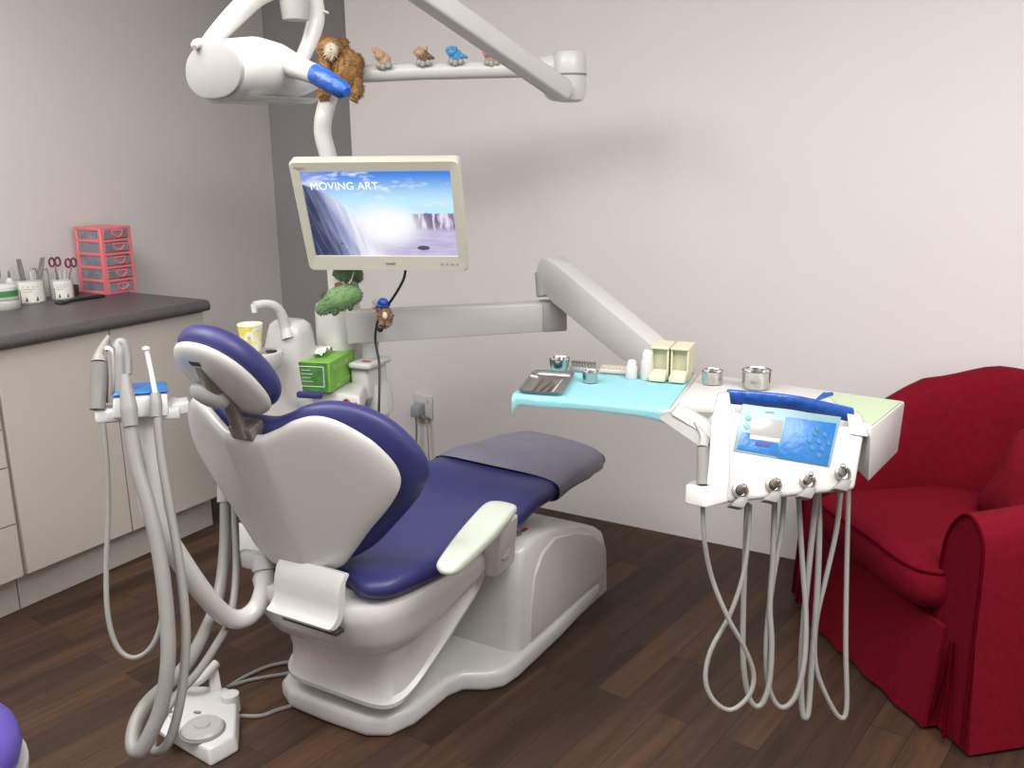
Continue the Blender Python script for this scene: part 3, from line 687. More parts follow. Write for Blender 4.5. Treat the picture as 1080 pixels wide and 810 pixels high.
# tissue box on the unit
tb = thing('tissue_box', 'bright green tissue box on the white spittoon unit', 'tissue box', (-1.9036, 2.0959, 0.7620))
A0, A1, A2 = V(*(-1.9056, 2.0023, 0.7740)), V(*(-1.8197, 2.0064, 0.7777)), V(*(-1.8738, 2.1927, 0.7869))
zb = 0.765
A0.z = A1.z = A2.z = zb
ex = V(0.62, 0.33, 0); ey = V(0.4, 0.9, 0)
o1 = V(*(-1.9376, 2.1491, 0.7259))
dF = V(-0.95, -0.30, 0).normalized(); dS = V(-0.30, 0.95, 0).normalized()
c0 = o1; c1 = o1 + dS * 0.21; c2 = c1 + dF * 0.112; c3 = o1 + dF * 0.112
hh = 0.098
bxm = MB().hexa([c0, c1, c2, c3], [p + V(0, 0, hh) for p in (c0, c1, c2, c3)], 0.002, 1); bxm.build('carton', 'tissuebox', tb)
nF = -dS
fmx = frame(o1 + dF * 0.06 + V(0, 0, hh / 2) + nF * 0.0012, -dF, y=(0, 0, 1))
def on(fm, x, y, z=0): return fm @ V(x, y, z)
g = MB(); g.add([on(fmx, -0.053, -0.046), on(fmx, 0.053, -0.046), on(fmx, 0.053, 0.046), on(fmx, -0.053, 0.046)], [(0, 1, 2, 3)]); g.build('front_panel', 'tissuebox2', tb)
g = MB()
for x0, y0, x1, y1 in ((-0.044, 0.034, 0.040, 0.034), (-0.044, -0.030, 0.040, -0.030), (-0.044, -0.030, -0.044, 0.034), (0.040, -0.030, 0.040, 0.034)):
    g.tube([on(fmx, x0, y0, 0.0006), on(fmx, x1, y1, 0.0006)], 0.0011, 6)
for k in range(4): g.tube([on(fmx, -0.035, 0.022 - 0.012 * k, 0.0006), on(fmx, -0.005 + 0.008 * (k % 2), 0.022 - 0.012 * k, 0.0006)], 0.0008, 6)
g.build('printed_frame', 'label', tb)
nS = -dF
g = MB(); fs = frame(o1 + dS * 0.105 + V(0, 0, hh / 2) + nS * 0.0012, dS, y=(0, 0, 1))
for k in range(9): g.box((-0.075 + 0.0175 * k, 0.028 - 0.003 * (k % 2), 0), (0.010, 0.017, 0.0008), xf=fs)
g.box((-0.05, -0.035, 0), (0.03, 0.007, 0.0008), xf=fs); g.box((0.03, -0.028, 0), (0.09, 0.005, 0.0008), xf=fs)
g.build('side_print', mat('pale_green_ink', (0.33, 0.52, 0.22), 0.5, noise=0.2), tb)
tq = MB(); base = (c0 + c1 + c2 + c3) / 4 + V(0, 0, hh + 0.001)
vs = []; nn = 10
for i in range(nn + 1):
    for j in range(6):
        u = i / nn - 0.5; w = j / 5 - 0.5
        p = base + dS * (u * 0.10) + dF * (w * 0.055 + 0.02) + V(0, 0, 0.006 + 0.016 * math.cos(u * 3) + 0.007 * math.sin(i * 1.9 + j))
        vs.append(p)
tq.add(vs, [(i * 6 + j, i * 6 + j + 1, (i + 1) * 6 + j + 1, (i + 1) * 6 + j) for i in range(nn) for j in range(5)])
lab(tq.build('tissue', 'tissue', tb, 80), 'white tissue pulled out of the slot')
nv = V(*(-1.9610, 2.0791, 0.7240)); nvb = MB().box((nv.x, nv.y, 0.733), (0.085, 0.022, 0.020), 0.006, rz=17)
nvb.single('navy_pad', 'navy', 'navy blue pad lying before the front of the green tissue box', 'pad', (nv.x, nv.y, 0.7235))

# ------------------------------------------------------------------ operating light on its arm
ol_ = thing('operating_light', 'white dental operating lamp on its long pole and jointed arm', 'lamp', (pcx, pcy, 0.98))
p = MB(); p.tube([V(pcx, pcy, 0.975), V(pcx, pcy, 1.2), V(pcx, pcy, 1.42), V(pcx - 0.012, pcy - 0.01, 1.52), V(pcx - 0.006, pcy, 1.59), (-2.1166, 2.4496, 1.6686), (-2.0770, 2.4722, 1.7064), (-1.9938, 2.5107, 1.7106), (-1.8624, 2.5650, 1.7118)], [0.028, 0.028, 0.028, 0.028, 0.028, 0.028, 0.0265, 0.0265, 0.0265], 16)
p.build('pole', 'pole', ol_, 60)
p = MB(); p.tube([(-2.0648, 2.4672, 1.7055), (-1.8624, 2.5650, 1.7118), (-1.4438, 2.7412, 1.7121)], 0.0265, 18, smooth=False); p.build('cross_arm', 'white2', ol_, 60)
JC = V(*(-1.3986, 2.7384, 1.6926))
j = MB(); j.lathe([(0.03, -0.085), (0.046, -0.078), (0.052, -0.055), (0.052, 0.0), (0.0525, 0.003), (0.0525, 0.05), (0.044, 0.066), (0.02, 0.072), (0, 0.073)], Matrix.Translation(JC), 28)
j.tube([(-1.5210, 2.7071, 1.7110), (-1.4801, 2.7264, 1.7144), (-1.4061, 2.7529, 1.7166)], [0.029, 0.038, 0.046], 18); j.build('arm_joint', 'white2', ol_, 45)
j = MB(); j.lathe([(0.0532, -0.006), (0.0532, 0.0)], Matrix.Translation(JC), 28); j.build('joint_gap', 'midgrey', ol_)
# sprung arm rising back towards the chair
S0 = V(*(-1.3881, 2.6355, 1.6473)); S1 = V(*(-1.5805, 1.8050, 1.9848))
d = (S1 - S0).normalized(); SF = frame(S0, d, z=(0, 0, 1))
L_ = (S1 - S0).length
a = MB(); a.prism([(-0.035, -0.024), (-0.02, -0.030), (L_, -0.027), (L_, 0.027), (-0.02, 0.030), (-0.035, 0.020)], -0.03, 0.03, frame(S0, d, y=(0, 0, 1)), 0.008, 2)
a.build('spring_arm', 'white2', ol_, 45)
a = MB(); a.ell(JC + V(-0.012, -0.05, -0.055), (0.05, 0.045, 0.03)); a.build('arm_knuckle', 'white2', ol_, 60)
# head, seen from its near end
ld = V(0.13, 0.99, 0).normalized(); lp = V(-ld.y, ld.x, 0)      # along the head; to its left
LC = V(*(-1.5965, 1.4766, 1.6309))
def lring(t, sc_=1.0, dz=0.0, n=36):
    """cross-section at t metres along the head: domed above, flat rim below"""
    out = []; w = 0.106 * sc_; hu = 0.062 * sc_; hd = 0.060 * sc_
    for k in range(n):
        a_ = 2 * PI * k / n; c, s = math.cos(a_), math.sin(a_)
        y = w * math.copysign(abs(c) ** 0.85, c); z = (hu if s > 0 else hd) * math.copysign(abs(s) ** 0.95, s)
        out.append(LC + ld * t + lp * y + V(0, 0, z + dz))
    return out
h = MB(); h.loft([lring(-0.005, 0.95), lring(0.004, 1.0), lring(0.03, 1.06, 0.003), lring(0.08, 1.10, 0.008), lring(0.13, 1.02, 0.006), lring(0.18, 0.84, 0.0), lring(0.22, 0.64, -0.002), lring(0.245, 0.50, -0.002), lring(0.255, 0.38, -0.002)])
h.build('lamp_housing', 'white2', ol_, 60)
h = MB(); h.loft([lring(-0.014, 0.86), lring(-0.012, 0.92), lring(-0.004, 0.955)]); lab(h.build('end_cap', 'greyplastic', ol_, 40), 'light grey oval end cap')
h = MB(); h.loft([[LC + ld * t + lp * (w * math.cos(a_)) + V(0, 0, z) for a_, w in [(2 * PI * k / 24, 0.085 * (1 - 0.1 * abs(t - 0.13) / 0.13)) for k in range(24)]] for t, z in ((0.02, -0.060), (0.02, -0.062))]) if False else None
g_ = MB(); g_.hexa([LC + ld * t + lp * w + V(0, 0, -0.062) for t, w in ((0.03, -0.07), (0.03, 0.07), (0.21, 0.055), (0.21, -0.055))], [LC + ld * t + lp * w + V(0, 0, -0.050) for t, w in ((0.02, -0.09), (0.02, 0.09), (0.225, 0.07), (0.225, -0.07))], 0.004); g_.build('lamp_glass', 'glass', ol_)
# yoke: broad arch from the near end over the head to the far end
Y0 = V(*(-1.6526, 1.5072, 1.6856)); Y1 = V(*(-1.5750, 1.7148, 1.6646)); 
yp = [V(*(-1.6776, 1.5305, 1.6930)), V(*(-1.6593, 1.5496, 1.7211)), V(*(-1.6378, 1.5864, 1.7627)), V(*(-1.6183, 1.6347, 1.8063)), V(*(-1.5997, 1.7015, 1.8333)), V(*(-1.5780, 1.7579, 1.8183)), V(*(-1.5736, 1.7716, 1.7740)), V(*(-1.5771, 1.7544, 1.7223)), V(*(-1.5842, 1.7217, 1.6656))]
y = MB(); pts = cr_spline(yp, 6); rings = []
for i, q in enumerate(pts):
    t = (pts[min(i + 1, len(pts) - 1)] - pts[max(i - 1, 0)]).normalized(); s = lp * 1.0; nrm = t.cross(s).normalized(); f_ = i / (len(pts) - 1)
    w = 0.016 + 0.010 * math.sin(PI * f_); dpt = 0.016 + 0.012 * (1 - f_)
    rings.append([q + s * (dpt * math.cos(a_)) + nrm * (w * math.sin(a_)) for a_ in [2 * PI * k / 16 for k in range(16)]])
y.loft(rings); y.build('yoke', 'white2', ol_, 70)
y = MB(); y.lathe([(0.0, -0.035), (0.030, -0.033), (0.034, 0.0), (0.034, 0.03), (0, 0.03)], Matrix.Translation(V(*(-1.5740, 1.7038, 1.7890))), 24); lab(y.build('swivel_knob', 'greyplastic', ol_, 50), 'pale grey translucent swivel knob')
y = MB(); y.tube([S1 + V(0, 0, 0.03), S1 + V(0.0, 0.0, -0.05), (-1.5767, 1.7089, 1.8120)], [0.036, 0.034, 0.028], 18); y.build('drop_link', 'white2', ol_, 60)
y = MB(); y.tube([(-1.5694, 1.7778, 1.7869), (-1.5422, 1.7792, 1.7776)], 0.003, 8); y.build('lock_pin', 'white2', ol_)
y = MB(); y.tube([(-1.6155, 1.4822, 1.6889), (-1.6397, 1.4674, 1.6872), (-1.6359, 1.4557, 1.6803)], [0.012, 0.012, 0.006], 12); y.build('yoke_pivot', 'white2', ol_)
hd = MB(); hd.tube([(-1.5042, 1.5835, 1.6457), (-1.4531, 1.5636, 1.6379), (-1.3844, 1.5507, 1.6184)], [0.026, 0.024, 0.021], 16); hd.build('handle_stub', 'white2', ol_, 60)
gp = MB(); gp.tube([(-1.3935, 1.5525, 1.6228), (-1.3845, 1.5510, 1.6196), (-1.2985, 1.5313, 1.5829), (-1.2880, 1.5302, 1.5782)], [0.0185, 0.0225, 0.0185, 0.010], 18, smooth=False); gp.build('blue_handle_sleeve', 'blue', ol_, 50)

# ------------------------------------------------------------------ monitor
MO = V(-1.7308, 2.1815, 1.2799)
MF = frame(MO, (0.9149, 0.4036, -0.0014), y=(0.1515, -0.3401, 0.9281))     # x right, y up the panel, z out of the screen
mon = thing('monitor', 'small cream-framed flat monitor showing a waterfall picture', 'monitor', MO)
W_, H_ = 0.492, 0.350
def rect(w, h, r, n=5, cxx=0, cyy=0):
    out = []
    for (sx_, sy_, a0) in ((1, 1, 0), (-1, 1, 90), (-1, -1, 180), (1, -1, 270)):
        for k in range(n + 1):
            a_ = math.radians(a0 + 90 * k / n); out.append((cxx + sx_ * (w / 2 - r) + r * math.cos(a_), cyy + sy_ * (h / 2 - r) + r * math.sin(a_)))
    return out
sw, sh, sy0 = 0.437, 0.270, 0.007
outer = rect(W_, H_, 0.014); inner = rect(sw, sh, 0.003, cyy=sy0)
# belly along the lower edge
outer = [(x, y_ - (0.010 * (1 - (2 * x / W_) ** 2) if y_ < -0.1 else 0)) for x, y_ in outer]
n = len(outer); zs = (-0.020, 0.006, 0.012)
vs = [MF @ V(x, y_, -0.022) for x, y_ in outer] + [MF @ V(x, y_, 0.008) for x, y_ in outer] + [MF @ V(x * 0.985, y_ * 0.98, 0.014) for x, y_ in outer] + [MF @ V(x, y_, 0.010) for x, y_ in inner] + [MF @ V(x, y_, 0.002) for x, y_ in inner]
fs = []
for a_ in range(4):
    for k in range(n): fs.append((a_ * n + k, a_ * n + (k + 1) % n, (a_ + 1) * n + (k + 1) % n, (a_ + 1) * n + k))
fs.append(tuple(range(n))[::-1])
z = MB(); z.add(vs, fs); z.build('bezel', 'beige', mon, 35)
z = MB(); z.hexa([MF @ V(x, y_, -0.060) for x, y_ in rect(W_ * 0.72, H_ * 0.66, 0.02)], [MF @ V(x, y_, -0.0215) for x, y_ in rect(W_ * 0.96, H_ * 0.94, 0.014)]); z.build('back_cover', 'midgrey', mon, 45)
zc = MB(); zc.add([MF @ V(x, y_, 0.0045) for x, y_ in ((-sw / 2, sy0 - sh / 2), (sw / 2, sy0 - sh / 2), (sw / 2, sy0 + sh / 2), (-sw / 2, sy0 + sh / 2))], [(0, 1, 2, 3)])
def screen_material():
    m = bpy.data.materials.new('waterfall_screen'); m.use_nodes = True
    nt = m.node_tree; b = nt.nodes['Principled BSDF']; L = nt.links
    uv = nt.nodes.new('ShaderNodeUVMap'); sep = nt.nodes.new('ShaderNodeSeparateXYZ'); L.new(uv.outputs['UV'], sep.inputs[0])
    U, Vv = sep.outputs['X'], sep.outputs['Y']
    def mth(op, a, b_=None, c=None, clamp=False):
        n_ = nt.nodes.new('ShaderNodeMath'); n_.operation = op; n_.use_clamp = clamp
        for i, q in enumerate((a, b_, c)):
            if q is None: continue
            if isinstance(q, (int, float)): n_.inputs[i].default_value = q
            else: L.new(q, n_.inputs[i])
        return n_.outputs[0]
    def ss(x, e0, e1):
        n_ = nt.nodes.new('ShaderNodeMapRange'); n_.interpolation_type = 'SMOOTHSTEP'
        L.new(x, n_.inputs[0]); n_.inputs[1].default_value = e0; n_.inputs[2].default_value = e1; return n_.outputs[0]
    def mix(f, a, b_):
        n_ = nt.nodes.new('ShaderNodeMix'); n_.data_type = 'RGBA'
        L.new(f, n_.inputs[0])
        for i, q in ((6, a), (7, b_)):
            if isinstance(q, tuple): n_.inputs[i].default_value = (*q, 1)
            else: L.new(q, n_.inputs[i])
        return n_.outputs[2]
    def noise(sx_, sy_, det=5, rough=0.6, rot=0):
        mp = nt.nodes.new('ShaderNodeMapping'); mp.inputs['Scale'].default_value = (sx_, sy_, 1); mp.inputs['Rotation'].default_value = (0, 0, rot)
        L.new(uv.outputs['UV'], mp.inputs[0]); n_ = nt.nodes.new('ShaderNodeTexNoise'); n_.inputs['Scale'].default_value = 1; n_.inputs['Detail'].default_value = det; n_.inputs['Roughness'].default_value = rough
        L.new(mp.outputs[0], n_.inputs['Vector']); return n_.outputs['Fac']
    sky = mix(ss(Vv, 0.62, 1.02), (0.55, 0.85, 1.0), (0.035, 0.22, 0.80))
    cl = noise(5, 9)
    sky = mix(ss(mth('ADD', cl, mth('MULTIPLY', mth('SUBTRACT', 0.55, U), 0.10)), 0.52, 0.68), sky, (0.80, 0.88, 1.0))
    # lavender top-left corner
    sky = mix(mth('MULTIPLY', ss(U, 0.30, 0.0), 0.45), sky, (0.42, 0.42, 0.78))
    # bottom water
    wat = mix(noise(6, 26), (0.30, 0.26, 0.52), (0.80, 0.74, 0.93))
    col = mix(ss(Vv, 0.42, 0.34), sky, wat)
    # far cliff on the right with falls
    rc = mix(ss(noise(26, 3), 0.45, 0.62), (0.20, 0.15, 0.27), (0.86, 0.78, 0.92))
    top = mth('ADD', 0.49, mth('MULTIPLY', noise(14, 0.1), 0.05))
    rmask = mth('MULTIPLY', ss(mth('SUBTRACT', top, Vv), 0.0, 0.015), mth('MULTIPLY', ss(Vv, 0.28, 0.36), ss(U, 0.70, 0.735)))
    col = mix(rmask, col, rc)
    rock = mth('MULTIPLY', ss(mth('ADD', mth('POWER', mth('MULTIPLY', mth('SUBTRACT', U, 0.765), 22), 2), mth('POWER', mth('MULTIPLY', mth('SUBTRACT', Vv, 0.095), 34), 2)), 1.1, 0.7), 1.0)
    col = mix(rock, col, (0.10, 0.07, 0.14))
    # glare in the middle
    du = mth('MULTIPLY', mth('SUBTRACT', U, 0.52), 2.3); dv = mth('MULTIPLY', mth('SUBTRACT', Vv, 0.36), 2.35)
    dist = mth('SQRT', mth('ADD', mth('MULTIPLY', du, du), mth('MULTIPLY', dv, dv)))
    col = mix(ss(dist, 0.80, 0.22), col, (1.0, 1.0, 1.0))
    # near fall on the left, curving down to the right
    edge = mth('SUBTRACT', mth('SUBTRACT', 0.86, mth('MULTIPLY', U, 0.62)), mth('MULTIPLY', mth('MULTIPLY', U, U), 0.9))
    lm = mth('MULTIPLY', ss(mth('SUBTRACT', edge, Vv), 0.0, 0.02), ss(mth('ADD', U, mth('MULTIPLY', Vv, 0.35)), 0.60, 0.36))
    xx = mth('ADD', U, mth('MULTIPLY', Vv, 0.16))
    mpn = nt.nodes.new('ShaderNodeCombineXYZ'); L.new(mth('MULTIPLY', xx, 34), mpn.inputs[0]); L.new(mth('MULTIPLY', Vv, 2.2), mpn.inputs[1])
    sn = nt.nodes.new('ShaderNodeTexNoise'); sn.inputs['Scale'].default_value = 1; sn.inputs['Detail'].default_value = 4; L.new(mpn.outputs[0], sn.inputs['Vector'])
    shade = mth('ADD', ss(xx, 0.08, 0.46), mth('MULTIPLY', mth('SUBTRACT', sn.outputs['Fac'], 0.5), 0.9), clamp=True)
    crr = nt.nodes.new('ShaderNodeValToRGB'); e = crr.color_ramp.elements
    e[0].position = 0.0; e[0].color = (0.035, 0.045, 0.11, 1); e[1].position = 0.95; e[1].color = (0.93, 0.93, 1.0, 1); k = e.new(0.45); k.color = (0.30, 0.33, 0.56, 1)
    L.new(shade, crr.inputs['Fac'])
    col = mix(lm, col, crr.outputs['Color'])
    rk = mth('MULTIPLY', ss(noise(18, 22), 0.55, 0.62), mth('MULTIPLY', ss(mth('SUBTRACT', 0.20, Vv), 0.0, 0.06), mth('MULTIPLY', ss(U, 0.08, 0.12), ss(U, 0.27, 0.22))))
    col = mix(rk, col, (0.07, 0.08, 0.20))
    b.inputs['Base Color'].default_value = (0.01, 0.01, 0.01, 1); b.inputs['Roughness'].default_value = 0.3
    L.new(col, b.inputs['Emission Color']); b.inputs['Emission Strength'].default_value = 0.75
    return m
so_ = zc.build('screen', screen_material(), mon)
uvl = so_.data.uv_layers.new(name='UVMap')
for li, (u0, v0) in zip(range(4), ((0, 0), (1, 0), (1, 1), (0, 1))):
    pass
for poly in so_.data.polygons:
    for li in poly.loop_indices:
        co = ORG[mon.name] @ so_.data.vertices[so_.data.loops[li].vertex_index].co
        q = MF.inverted() @ co
        uvl.data[li].uv = ((q.x + sw / 2) / sw, (q.y - sy0 + sh / 2) / sh)
text('screen_title', 'MOVING ART', 0.033, MF @ Matrix.Translation((-0.096, sy0 + 0.088, 0.0052)), 'title', mon)
text('maker_name', 'SHARP', 0.010, MF @ Matrix.Translation((0.012, -0.150, 0.0142)), 'midgrey', mon)
MB().box((-0.215, 0.157, 0.0142), (0.030, 0.004, 0.0006), xf=MF).build('corner_print', 'greyplastic', mon)
z = MB()
for k in range(4): z.lathe([(0.003, 0), (0.003, 0.001), (0, 0.001)], MF @ Matrix.Translation((0.168 + 0.016 * k, -0.151, 0.0135)), 12)
z.build('button', 'greyplastic', mon)
z = MB(); z.tube([MF @ V(-0.02, 0.0, -0.055), MF @ V(-0.10, -0.01, -0.14), V(pcx + 0.02, pcy - 0.02, 1.25)], 0.02, 12); z.build('mount_arm', 'pole', mon)
z = MB(); z.lathe([(0.036, -0.04), (0.036, 0.04)], Matrix.Translation((pcx, pcy, 1.25)), 22); z.build('pole_clamp', 'pole', mon)
cb = MB(); cb.tube([(-1.7183, 2.2732, 1.1168), (-1.7397, 2.2847, 1.0764), (-1.7980, 2.3038, 1.0139), (-1.8662, 2.3238, 0.9541), (-1.8816, 2.3207, 0.9131), (-1.8665, 2.2939, 0.8726), (-1.8287, 2.2608, 0.8054), (-1.8044, 2.2229, 0.7083), (-1.7960, 2.2008, 0.6155), (-1.7875, 2.1703, 0.4113)], 0.0042, 8)
cb.single('monitor_cable', 'black', 'thin black cable hanging from the bottom of the monitor down beside the spittoon unit', 'cable', (-1.7183, 2.2732, 1.1168))

# wall outlet
ou = thing('wall_outlet', 'white wall outlet plate low on the back wall', 'outlet', (-2.362, 3.22, 0.366))
MB().box((-2.362, 3.215, 0.366), (0.098, 0.010, 0.105), 0.004, 2).build('plate', 'white2', ou)
MB().box((-2.335, 3.2085, 0.395), (0.014, 0.004, 0.022), 0.001, 1).build('rocker', 'white', ou)
pl = thing('power_plug', 'grey power plug in the white wall outlet, with two cords hanging down', 'plug', (-2.378, 3.20, 0.355))
MB().hexa([V(-2.405, 3.211, 0.325), V(-2.35, 3.211, 0.325), V(-2.35, 3.211, 0.385), V(-2.405, 3.211, 0.385)], [V(-2.40, 3.165, 0.325), V(-2.355, 3.165, 0.325), V(-2.358, 3.165, 0.375), V(-2.397, 3.165, 0.375)], 0.005).build('plug_body', mat('plug_grey', (0.30, 0.32, 0.36), 0.5, noise=0.05), pl)
MB().tube([(-2.38, 3.18, 0.33), (-2.38, 3.18, 0.25), (-2.39, 3.18, 0.12), (-2.38, 3.17, 0.008)], 0.0045, 8).build('cord', 'midgrey', pl)
MB().tube([(-2.352, 3.19, 0.33), (-2.33, 3.19, 0.30), (-2.325, 3.19, 0.2), (-2.315, 3.18, 0.008)], 0.0035, 8).build('cord', 'greyplastic', pl)
MB().box((-2.345, 3.195, 0.322), (0.04, 0.02, 0.008), 0.003).build('lead_clip', 'midgrey', pl)

# ------------------------------------------------------------------ soft toys on the post and arms
def fuzz(mb, count, length, width):
    n0 = len(mb.v); fl = list(mb.f); rnd = random.Random(count)
    for _ in range(count):
        f = rnd.choice(fl)
        if len(f) > 4: continue
        p = [mb.v[i] for i in f]; c = sum(p, V(0, 0, 0)) / len(p); nr = (p[1] - p[0]).cross(p[2] - p[0])
        if nr.length < 1e-9: continue
        nr.normalize(); c = c + (p[0] - c) * rnd.random() * 0.9
        tip = c + nr * length * (0.6 + 0.6 * rnd.random()) + V(rnd.uniform(-1, 1), rnd.uniform(-1, 1), rnd.uniform(-1.6, 0.4)) * length * 0.5
        u = nr.orthogonal().normalized() * width; w = nr.cross(u)
        k = len(mb.v); mb.v += [c + u, c - u * 0.5 + w * 0.86, c - u * 0.5 - w * 0.86, tip]
        mb.f += [(k, k + 1, k + 3), (k + 1, k + 2, k + 3), (k + 2, k, k + 3)]
    return mb
mk = thing('plush_monkey', 'furry brown soft toy clinging to the bend of the lamp pole', 'soft toy', (-2.0660, 2.4089, 1.7136))
b = MB(); b.tube([(-2.0473, 2.4239, 1.7682), (-2.0268, 2.4197, 1.7324), (-2.0325, 2.4088, 1.6861), (-2.0488, 2.3984, 1.6632)], [0.025, 0.047, 0.045, 0.02], 16)
fuzz(b, 1300, 0.008, 0.0022).build('body', 'fur', mk)
b = MB(); b.ell((-2.0748, 2.3971, 1.7734), (0.047, 0.045, 0.042)); b.ell((-2.1054, 2.3982, 1.7982), (0.017, 0.014, 0.02)); b.ell((-2.0435, 2.4215, 1.7934), (0.02, 0.014, 0.016)); fuzz(b, 1000, 0.008, 0.0022).build('head', 'fur', mk)
b = MB(); b.ell((-2.0435, 2.3612, 1.7715), (0.026, 0.016, 0.022)); fuzz(b, 120, 0.008, 0.002); lab(b.build('face', 'furlight', mk), 'pale tufted face')
for nm, pts, rr_ in (('arm', [(-2.0831, 2.3871, 1.7560), (-2.0766, 2.3598, 1.7310), (-2.0654, 2.3579, 1.7019), (-2.0553, 2.3718, 1.6880)], [0.018, 0.018, 0.016, 0.018]),
                     ('arm', [(-2.0208, 2.4466, 1.7512), (-2.0158, 2.4584, 1.7403), (-2.0264, 2.4609, 1.7294)], [0.02, 0.018, 0.014]),
                     ('leg', [(-2.0793, 2.3812, 1.6867), (-2.0744, 2.3504, 1.6533), (-2.0621, 2.3388, 1.6294)], [0.02, 0.02, 0.018]),
                     ('leg', [(-2.0393, 2.4169, 1.6869), (-1.9991, 2.4189, 1.6737), (-1.9900, 2.4105, 1.6470), (-1.9999, 2.3971, 1.6209)], [0.022, 0.024, 0.02, 0.012])):
    b = MB(); b.tube(pts, rr_, 12); fuzz(b, 360, 0.008, 0.0022).build(nm, 'fur', mk)

gm = thing('plush_crocodile', 'green soft toy hugging the post under the monitor', 'soft toy', (-1.9501, 2.2299, 1.0287))
b = MB(); b.tube([(-1.9938, 2.1775, 0.9788), (-1.9615, 2.1778, 0.9962), (-1.9266, 2.1927, 1.0175), (-1.8992, 2.2245, 1.0298), (-1.9005, 2.2575, 1.0222)], [0.014, 0.024, 0.040, 0.036, 0.018], 16); fuzz(b, 500, 0.005, 0.002).build('body', 'plushgreen', gm)
b = MB(); b.ell((-1.9223, 2.2301, 1.0960), (0.040, 0.036, 0.026)); b.ell((-1.8950, 2.2561, 1.0886), (0.018, 0.02, 0.022)); fuzz(b, 300, 0.005, 0.002).build('head', 'plushgreen', gm)
b = MB(); b.ell((-1.9324, 2.2075, 1.0596), (0.013, 0.012, 0.010)); lab(b.build('mouth', 'toybrown', gm), 'dark reddish mouth')
b = MB(); b.tube([(-1.8836, 2.2255, 1.1046), (-1.8841, 2.2152, 1.0823), (-1.8900, 2.2076, 1.0681)], 0.0022, 6); b.build('cord_loop', 'furlight', gm)
for pts in ([(-1.9310, 2.1785, 0.9984), (-1.9203, 2.1733, 0.9792), (-1.9171, 2.1735, 0.9734)], [(-1.8943, 2.2034, 1.0093), (-1.8843, 2.1994, 0.9958), (-1.8890, 2.1958, 0.9930)], [(-1.9609, 2.1831, 1.0134), (-1.9706, 2.1824, 1.0307), (-1.9738, 2.1822, 1.0365)]):
    b = MB(); b.tube(pts, [0.014, 0.012, 0.009], 10); b.build('leg', 'plushdark', gm)

ht = thing('hanging_toy', 'small brown soft toy with a blue cap hanging at the front of the white beam', 'soft toy', (-1.8303, 2.2934, 0.9617))
b = MB(); b.ell((-1.8183, 2.2873, 0.9575), (0.024, 0.024, 0.034)); fuzz(b, 160, 0.006, 0.002).build('body', 'toybrown', ht)
b = MB(); b.ell((-1.8291, 2.2886, 0.9837), (0.022, 0.02, 0.017)); fuzz(b, 120, 0.006, 0.002).build('head', 'toybrown', ht)
b = MB(); b.ell((-1.8254, 2.2900, 1.0018), (0.017, 0.017, 0.015)); b.lathe([(0.023, -0.004), (0.023, 0.0), (0.0, 0.001)], Matrix.Translation(V(*(-1.8246, 2.2884, 0.9946))), 18); lab(b.build('cap', 'blue', ht), 'bright blue cap')
b = MB(); b.ell((-1.8031, 2.2684, 0.9647), (0.009, 0.006, 0.012)); b.build('muzzle', 'furlight', ht)
for pts in ([(-1.8430, 2.2829, 0.9926), (-1.8550, 2.2800, 1.0072)], [(-1.8449, 2.2801, 0.9868), (-1.8555, 2.2747, 0.9898)]):
    b = MB(); b.tube(pts, [0.006, 0.009], 8); b.build('ear', 'toygrey', ht)
for pts in ([(-1.8181, 2.2718, 0.9449), (-1.8146, 2.2565, 0.9265)], [(-1.7986, 2.2858, 0.9533), (-1.7951, 2.2920, 0.9676)], [(-1.8049, 2.2787, 0.9418), (-1.7984, 2.2792, 0.9302)]):
    b = MB(); b.tube(pts, [0.008, 0.011], 8); b.build('leg', 'toybrown', ht)
MB().ell((-1.8113, 2.2523, 0.9260), (0.011, 0.01, 0.012)).build('foot', 'black', ht)

def arm_toy(name, label, bx, by, D, body, head, extra, blush=None):
    t = thing(name, label, 'soft toy', P0(bx, 67, D), 'little soft toys sitting on the cross arm')
    c = V(*P0(bx, by, D)); s = 0.0031
    g = lambda x, y, dz=0.0: c + V(0.86 * x * s, 0.51 * x * s, -y * s) + V(0.51, -0.86, 0) * dz
    b = MB(); b.ell(g(0, 2), (0.024, 0.02, 0.022)); fuzz(b, 90, 0.006, 0.0018).build('body', body, t)
    b = MB(); b.ell(g(-4, -3, 0.008), (0.018, 0.017, 0.016)); fuzz(b, 70, 0.005, 0.0018).build('head', head, t)
    for x, y, x2, y2 in extra:
        b = MB(); b.tube([g(x, y, 0.01), g((x + x2) / 2 - 0.5, (y + y2) / 2, 0.012), g(x2, y2, 0.008)], [0.006, 0.0075, 0.0035], 8); b.build('ear' if y2 < y else 'tail', body if y2 >= y else (blush or head), t)
    for x, y in ((-5, 7), (-1, 8.5), (5, 7.5)):
        b = MB(); b.ell(g(x, y, 0.020), (0.011, 0.009, 0.010)); b.build('foot', 'toygrey', t)
arm_toy('plush_rabbit', 'tiny tan soft toy with long upright pink ears, nearest the pole on the cross arm', 405, 62, 2.985, 'tan', 'tan', [(-6, -4, -11, -11), (-4, -4, -7, -11)], 'toypink')
arm_toy('plush_dog', 'tiny brown-striped soft toy in the middle of the cross arm, left of the blue one', 447, 59, 2.975, 'toybrown', 'tan', [(-7, -3, -9, -6), (2, -5, 4, -9), (4, 0, 11, 3)])
arm_toy('plush_bird', 'tiny sky-blue soft toy on the cross arm', 481, 58, 2.965, 'toyblue', 'toyblue', [(-7, -3, -9, -7), (4, 0, 12, 3), (-2, -5, 1, -7)])
